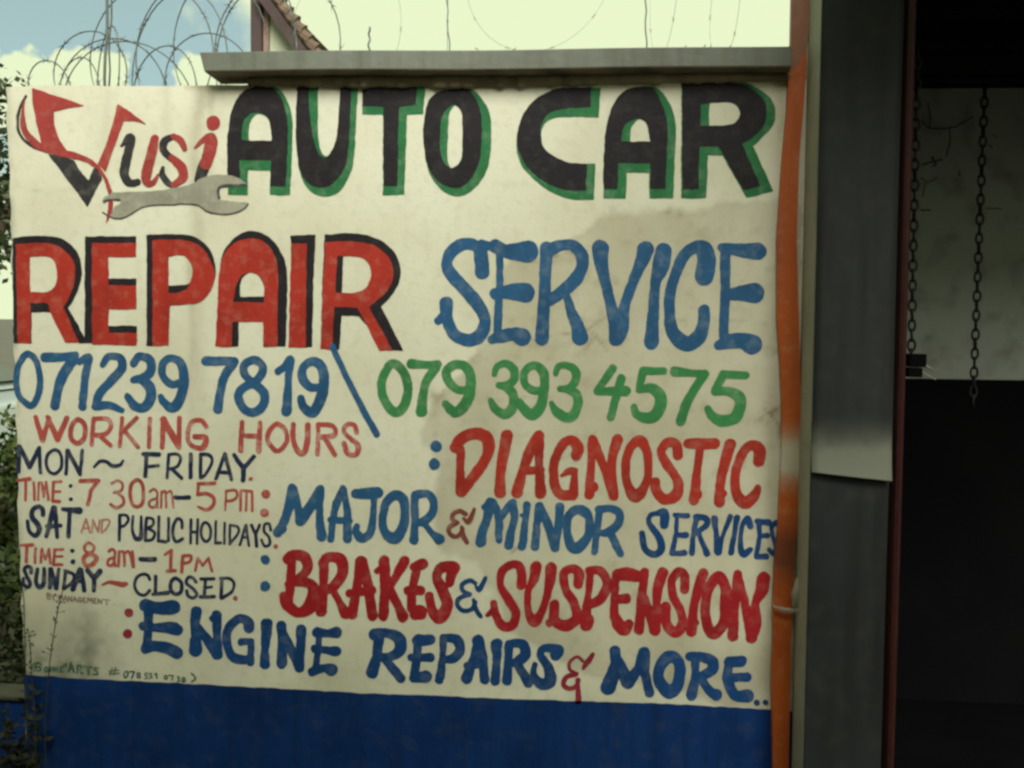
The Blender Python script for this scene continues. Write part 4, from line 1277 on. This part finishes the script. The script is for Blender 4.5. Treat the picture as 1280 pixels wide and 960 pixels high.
def rod(label, p0, p1, yy, r, group=None, name='wire_rod'):
    a = at(*p0, yy); b2 = at(*p1, yy); m_ = MB(); a = Vector(a); b2 = Vector(b2)
    pts = [a.lerp(b2, k / 8) + Vector((.002 * math.sin(k * 1.9), .002 * math.cos(k * 1.3), 0)) for k in range(9)]
    m_.tube(pts, r, 6)
    t = thing(name, label, 'rod', tuple(a), group); m_.build('shaft', M_wire, t, smooth=True); return t
rod('thin straight steel rod carrying the razor wire above the left end of the wall', (130, 150), (136, -60), .36, .0042, name='steel_rod')
rod('bent wire strand hanging just right of the straight steel rod', (136, 108), (141, -60), .40, .0026)
rod('short wire stub on the beam, nearest the tiled roof', (461, 66), (462, 34), 0, .0024)
rod('thin wire standing on the beam above the letter O of AUTO', (562, 66), (556, -40), .02, .0014)
rod('thin wire standing on the beam above the word CAR', (808, 66), (806, -40), .02, .0018)
# bits of debris on the beam
db = thing('dry_twigs', 'few dry twigs lying on the right end of the grey beam', 'twigs', tuple(map(float, at(880, 62, 0))))
M_twig = mat('dry_twig', (.10, .085, .06), .9, (.06, .05, .035), 30, .5)
for px, dx, dy in ((876, 6, -7), (882, 12, -3), (856, 1, -6), (910, 3, -6), (978, 14, -8), (972, 8, -3), (640, 5, -3), (598, -4, -3)):
    a = Vector(at(px, 64, -.01)); b2 = Vector(at(px + dx, 63 + dy, .0)); m_ = MB(); m_.tube([a, a.lerp(b2, .5) + Vector((.001, .001, .0015)), b2], .0011, 5); m_.build('twig', M_twig, db)

# ================================================================== outbuilding with tiled roof behind
M_post = mat('dark_brown_timber', (.050, .030, .030), .8, (.035, .02, .02), 8, .8, bump=.3, bscale=40)
M_brick = mat('brown_corner_plaster', (.25, .155, .115), .85, (.19, .11, .08), 4, .8, bump=.3, bscale=40)
M_gable = mat('pale_green_grey_plaster', (.40, .42, .31), .85, (.33, .35, .26), 1.5, .8, bump=.3, bscale=30)
M_tile = mat('brown_clay_tiles', (.13, .085, .062), .8, (.085, .055, .04), 3, .8, (.26, .18, .12), 14, .5, .4, 30)
yh = 6.5
hb = at(330, 480, yh); house = thing('outbuilding', 'outbuilding with sloping brown tiled roof and dark corner post behind the beam', 'building', (float(hb[0]) + .5, yh + 1, 0))
A = lambda px, py, y=yh: at(px, py, y)
ht = 5.6
m_ = MB(); m_.box(A(315, 0)[0], A(329, 0)[0], yh - .05, yh + .25, 0, ht); m_.build('corner_post', M_post, house, bevel=.01)
m_ = MB(); m_.box(A(329, 0)[0] + .002, A(337, 0)[0], yh - .02, yh + .25, 0, ht - .05); m_.build('corner_wall', M_brick, house, bevel=.01)
r0 = A(336, -6); r1 = A(384, 60); sx = (r1[2] - r0[2]) / (r1[0] - r0[0]); ex = r1[0] + .55; ez = r1[2] + sx * .55
m_ = MB(); m_.prism([(A(337, 0)[0] + .002, 0), (ex - .35, 0), (ex - .35, ez - sx * .35 - .1), (A(337, 0)[0] + .002, r0[2] - .1)], 'y', yh, yh + 2.4); m_.build('gable_wall', M_gable, house)
m_ = MB(); nrm = Vector((-sx, 0, 1)).normalized()
def slab(mb, u0, u1, t0, t1, y0, y1):
    q = []
    for u, t_ in ((u0, t0), (u1, t0), (u1, t1), (u0, t1)): q.append((r0[0] + (ex - r0[0]) * u + nrm.x * t_, r0[2] + (ez - r0[2]) * u + nrm.z * t_))
    mb.prism(q, 'y', y0, y1)
slab(m_, -.02, 1, -.085, .0, yh - .18, yh - .12); m_.build('bargeboard', M_post, house)
m_ = MB(); nt_ = 15
for k in range(nt_):      # lapped courses with a raised nose, barrel caps along the verge
    u0 = k / nt_; u1 = (k + 1.12) / nt_
    q = []
    for u, t_ in ((u0, .012), (u1, .03), (u1, .055), (u0, .03)): q.append((r0[0] + (ex - r0[0]) * u + nrm.x * t_, r0[2] + (ez - r0[2]) * u + nrm.z * t_))
    m_.prism(q, 'y', yh - .17, yh + 2.4)
    p = lambda u, t_: Vector((r0[0] + (ex - r0[0]) * u + nrm.x * t_, yh - .16, r0[2] + (ez - r0[2]) * u + nrm.z * t_))
    m_.tube([p(u0, .05), p((u0 + u1) / 2, .055), p(u1, .075)], [.045, .052, .06], 8)
m_.build('roof_tiles', M_tile, house)
m_ = MB(); slab(m_, .0, .99, -.06, .011, yh - .1, yh + 2.4); m_.build('roof_boards', M_post, house)

# ================================================================== planting, low wall and car at the left
def leaf_cloud(mb, centre, size, n, leaf, seed, droop=0):
    r = random.Random(seed)
    lob = [(Vector((r.uniform(-.7, .7), r.uniform(-.7, .7), r.uniform(-.7, .7))), r.uniform(.28, .5)) for _ in range(14)]
    c = Vector(centre)
    for _ in range(n):
        o_, rr = r.choice(lob)
        d = Vector((r.gauss(0, 1), r.gauss(0, 1), r.gauss(0, 1))).normalized() * rr * r.random() ** .4
        p = Vector(((o_.x + d.x) * size[0], (o_.y + d.y) * size[1], (o_.z + d.z) * size[2])) + c
        if p.z < .02: continue
        a = Vector((r.gauss(0, 1), r.gauss(0, 1), r.gauss(0, .7) - droop)).normalized(); u = a.cross(Vector((r.gauss(0, 1), r.gauss(0, 1), r.gauss(0, 1)))).normalized()
        s1 = leaf * r.uniform(.6, 1.4)
        mb.cur = r.choice((0, 0, 1, 2)) if mb.multi else 0
        mb.add([p, p + a * s1 * .5 + u * s1 * .28, p + a * s1, p + a * s1 * .5 - u * s1 * .28], [(0, 1, 2, 3)])
def leafmat(n, c):
    m = mat(n, c, .55, tuple(v * .6 for v in c), 6, .7); m.node_tree.nodes['Principled BSDF'].inputs['Specular IOR Level'].default_value = .15
    return m
LM = [leafmat('mid_green_leaf', (.06, .09, .022)), leafmat('dark_green_leaf', (.03, .05, .014)), leafmat('yellow_green_leaf', (.11, .13, .035))]
DM = [leafmat('deep_leaf', (.035, .05, .02)), leafmat('olive_leaf', (.05, .06, .03)), leafmat('grey_green_leaf', (.07, .085, .05))]
M_bark = mat('grey_brown_bark', (.12, .085, .06), .9, (.07, .05, .035), 10, .8, bump=.6, bscale=30)
def shrub(name, label, x, y, size, n, leaf, seed, cat='shrub', z=0, mats=LM):
    t = thing(name, label, cat, (x, y, z)); mb = MB(); mb.multi = True
    leaf_cloud(mb, (x, y, z + size[2] * 1.0), size, n, leaf, seed); mb.build('foliage', mats, t)
    s_ = MB(); r = random.Random(seed)
    for k in range(7):
        a = r.uniform(0, 6.28); q = r.uniform(.2, .7)
        s_.tube([(x + .03 * math.cos(a), y + .03 * math.sin(a), z), (x + size[0] * q * .5 * math.cos(a), y + size[1] * q * .5 * math.sin(a), z + size[2] * .6), (x + size[0] * q * math.cos(a), y + size[1] * q * math.sin(a), z + size[2] * 1.3)], [.012, .009, .004], 6)
    s_.build('stem', M_bark, t, smooth=True); return t
hx = float(at(-8, 700, .75)[0])
shrub('shrub', 'dense green shrub standing behind the low blue wall', hx - .28, .95, (.42, .42, .62), 9000, .04, 5)
wx_ = float(at(14, 800, .3)[0])
shrub('shrub', 'dark scrubby bush hugging the left end of the painted wall', wx_ - .14, .36, (.20, .15, .48), 4200, .028, 9, mats=DM)
# low wall carrying on to the left
lw = thing('low_wall', 'low blue wall with worn pale top running left from the painted wall', 'wall', (float(at(-200, 900, .1)[0]), .2, 0))
zl = float(at(8, 868, .12)[2]); xr_ = float(at(31, 900, 0.)[0]) - .012
m_ = MB(); m_.box(xr_ - 3.0, xr_, .12, .20, 0, zl - .016); m_.build('blue_face', M_band, lw, bevel=.004)
m_ = MB(); m_.box(xr_ - 3.0, xr_ - .03, .108, .206, zl - .015, zl); m_.build('coping', mat('worn_concrete', (.035, .035, .022), .9, (.05, .05, .032), 8, .8, (.04, .045, .025), 30, .6, .6, 50), lw, bevel=.006)
# tree beyond
tx, ty = float(at(-75, 300, 5.)[0]), 5.
tree = thing('tree', 'dark leafy tree beyond the left end of the wall', 'tree', (tx, ty, 0))
m_ = MB(); m_.tube([(tx - .25, ty, 0), (tx - .15, ty, .8), (tx + .0, ty + .05, 1.6), (tx + .05, ty + .1, 2.4), (tx + .0, ty, 3.2)], [.16, .13, .11, .08, .04], 10)
m_.tube([(tx, ty + .05, 1.5), (tx + .35, ty - .1, 1.75), (tx + .6, ty - .15, 2.15), (tx + .7, ty - .1, 2.5)], [.06, .05, .035, .02], 8)
m_.tube([(tx - .1, ty, 1.1), (tx - .5, ty + .2, 1.8), (tx - .8, ty + .2, 2.5)], [.06, .045, .02], 8)
m_.build('trunk', M_bark, tree, smooth=True)
mb = MB(); mb.multi = True
leaf_cloud(mb, (tx - .05, ty, 2.75), (1.25, 1.1, .55), 7000, .075, 21); leaf_cloud(mb, (tx + .35, ty - .1, 2.15), (.7, .6, .35), 1500, .07, 22)
mb.build('crown', DM, tree)
# parked car, only its nearest corner shows past the wall
def car():
    cx, cy = float(at(-4, 470, 3.6)[0]) - 2.0, 3.9
    t = thing('parked_car', 'pale silver car parked behind the low wall and shrubs', 'car', (cx, cy, 0))
    M_body = mat('pale_silver_car_paint', (.42, .47, .46), .25, (.38, .43, .42), 3, .4, metal=.3)
    M_glass = mat('dark_car_glass', (.03, .04, .04), .08, (.04, .05, .05), 3, .4, spec=.8)
    M_tyre = mat('black_tyre', (.02, .02, .02), .8, (.03, .03, .03), 20, .5)
    M_lamp = mat('clear_lamp', (.6, .62, .58), .1, (.5, .5, .48), 10, .4)
    M_chrome = mat('wheel_alloy', (.4, .4, .4), .3, (.3, .3, .3), 10, .4, metal=.9)
    L = 2.05
    low = [(-L, .32), (-L - .03, .55), (-L + .05, .78), (-L + .9, .93), (L - .55, .98), (L - .05, .92), (L + .02, .6), (L - .02, .3), (1.65, .22), (-1.65, .22)]
    cab = [(-L + .95, .92), (-L + 1.55, 1.38), (-L + 2.0, 1.47), (L - 1.1, 1.47), (L - .35, .97)]
    def loft(prof, ys, ins):
        mb = MB(); n = len(prof); vs = []; cxm = sum(p[0] for p in prof) / n; czm = sum(p[1] for p in prof) / n
        for y, s1 in zip(ys, ins):
            vs += [(cx + cxm + (p[0] - cxm) * s1, cy + y, czm + (p[1] - czm) * s1) for p in prof]
        fs = [(k*n+i, k*n+(i+1) % n, (k+1)*n+(i+1) % n, (k+1)*n+i) for k in range(len(ys) - 1) for i in range(n)] + [tuple(range(n)), tuple((len(ys)-1)*n + i for i in range(n))[::-1]]
        mb.add(vs, fs); return mb
    loft(low, (-.84, -.80, -.7, .7, .8, .84), (.93, .98, 1, 1, .98, .93)).build('body', M_body, t, bevel=.03, segs=3)
    loft(cab, (-.68, -.62, .62, .68), (.93, 1, 1, .93)).build('cabin', M_body, t, bevel=.03, segs=3)
    for sg in (-1, 1):
        for q in ([(-L + 1.2, .98), (-L + 1.66, 1.36), (-.05, 1.38), (-.05, .99)], [(.05, .99), (.05, 1.38), (L - 1.2, 1.37), (L - .72, 1.0)]):
            m_ = MB(); m_.prism([(cx + a, b_) for a, b_ in q], 'y', cy + sg * .655, cy + sg * .684); m_.build('side_window', M_glass, t, bevel=.006)
    for q, nm in (((-L + 1.02, .97, -L + 1.52, 1.35), 'windscreen'), ((L - .42, 1.02, L - 1.02, 1.40), 'rear_window')):
        a, z0, b_, z1 = q; sgn = -1 if nm == 'windscreen' else 1
        m_ = MB(); m_.hexa([(cx + a, cy - .58, z0), (cx + a, cy + .58, z0), (cx + b_, cy + .54, z1), (cx + b_, cy - .54, z1)],
                           [(cx + a + .035 * sgn, cy - .58, z0 + .012), (cx + a + .035 * sgn, cy + .58, z0 + .012), (cx + b_ + .035 * sgn, cy + .54, z1 + .012), (cx + b_ + .035 * sgn, cy - .54, z1 + .012)])
        m_.build(nm, M_glass, t)
    for wxx in (-1.25, 1.28):
        for sg in (-1, 1):
            m_ = MB(); m_.prism([(cx + wxx + .31 * math.cos(a * math.pi / 14), .31 + .31 * math.sin(a * math.pi / 14)) for a in range(28)], 'y', cy + sg * .68, cy + sg * .86)
            wh = m_.build('wheel', M_tyre, t, bevel=.02)
            m_ = MB(); m_.prism([(cx + wxx + .19 * math.cos(a * math.pi / 10), .31 + .19 * math.sin(a * math.pi / 10)) for a in range(20)], 'y', cy + sg * .85, cy + sg * .872); m_.build('rim', M_chrome, wh)
    for sg in (-1, 1):
        m_ = MB(); m_.box(cx - L - .035, cx - L + .06, cy + sg * .62 - .12, cy + sg * .62 + .12, .58, .70); m_.build('headlight', M_lamp, t, bevel=.02)
        m_ = MB(); m_.box(cx + L - .06, cx + L + .035, cy + sg * .62 - .1, cy + sg * .62 + .1, .66, .84); m_.build('tail_light', MT['red'], t, bevel=.02)
    m_ = MB(); m_.box(cx - L - .06, cx - L + .05, cy - .78, cy + .78, .36, .50); m_.build('bumper', M_tyre, t, bevel=.03)
    m_ = MB(); m_.box(cx + L - .05, cx + L + .06, cy - .78, cy + .78, .36, .52); m_.build('bumper', M_tyre, t, bevel=.03)
car()
# dry weeds at the foot of the wall
M_weed = leafmat('dry_weed', (.04, .045, .022))
WM = [leafmat('dark_weed_leaf', (.018, .024, .012)), leafmat('black_green_leaf', (.012, .015, .01)), leafmat('brown_weed_leaf', (.03, .026, .014))]
def weed(label, pts, yy, leaves, seed):
    r = random.Random(seed); P = [Vector(at(a, b_, yy - .02 * (1 - k / len(pts)))) for k, (a, b_) in enumerate(pts)]
    P = [Vector((P[0].x, P[0].y, 0.0))] + P
    t = thing('weed', label, 'weed', tuple(P[0]), 'dry weeds at the foot of the wall'); m_ = MB()
    m_.tube([tuple(p) for p in P], [.0013] * (len(P) - 1) + [.0006], 5); m_.build('stalk', M_weed, t)
    m_ = MB()
    for k in range(leaves):
        q = r.uniform(.25, 1) * (len(P) - 2) + 1; i = min(int(q), len(P) - 2); p = P[i].lerp(P[i + 1], q - i)
        d = Vector((r.uniform(-1, 1), r.uniform(-.8, .3), r.uniform(.1, 1))).normalized(); u = d.cross(Vector((r.gauss(0, 1), 1, r.gauss(0, 1)))).normalized(); s1 = r.uniform(.006, .013)
        e_ = p + d * s1 * r.uniform(.3, 1.2)
        m_.tube([p, e_], .0006, 4); m_.add([e_, e_ + d * s1 * .5 + u * s1 * .22, e_ + d * s1, e_ + d * s1 * .5 - u * s1 * .22], [(0, 1, 2, 3)])
    m_.build('leaves', M_weed, t)
weed('tall dry weed stalk right against the left edge of the wall', [(34, 900), (32, 840), (31, 790), (30, 750), (27, 728)], -.05, 26, 1)
weed('leaning feathery weed in front of the fine print by the blue band', [(56, 900), (62, 830), (66, 800), (71, 770), (76, 745), (80, 735)], -.06, 34, 2)
weed('short leafy weed between the two taller stalks', [(44, 900), (40, 850), (38, 815), (36, 790)], -.07, 22, 3)
cl_ = thing('weed_clump', 'dark clump of weeds at the left foot of the wall over the blue band', 'weeds', (float(at(40, 950, -.1)[0]), -.1, 0))
m_ = MB(); m_.multi = True
leaf_cloud(m_, (float(at(34, 920, -.06)[0]), -.07, .27), (.06, .05, .24), 1100, .022, 31); m_.build('foliage', WM, cl_)
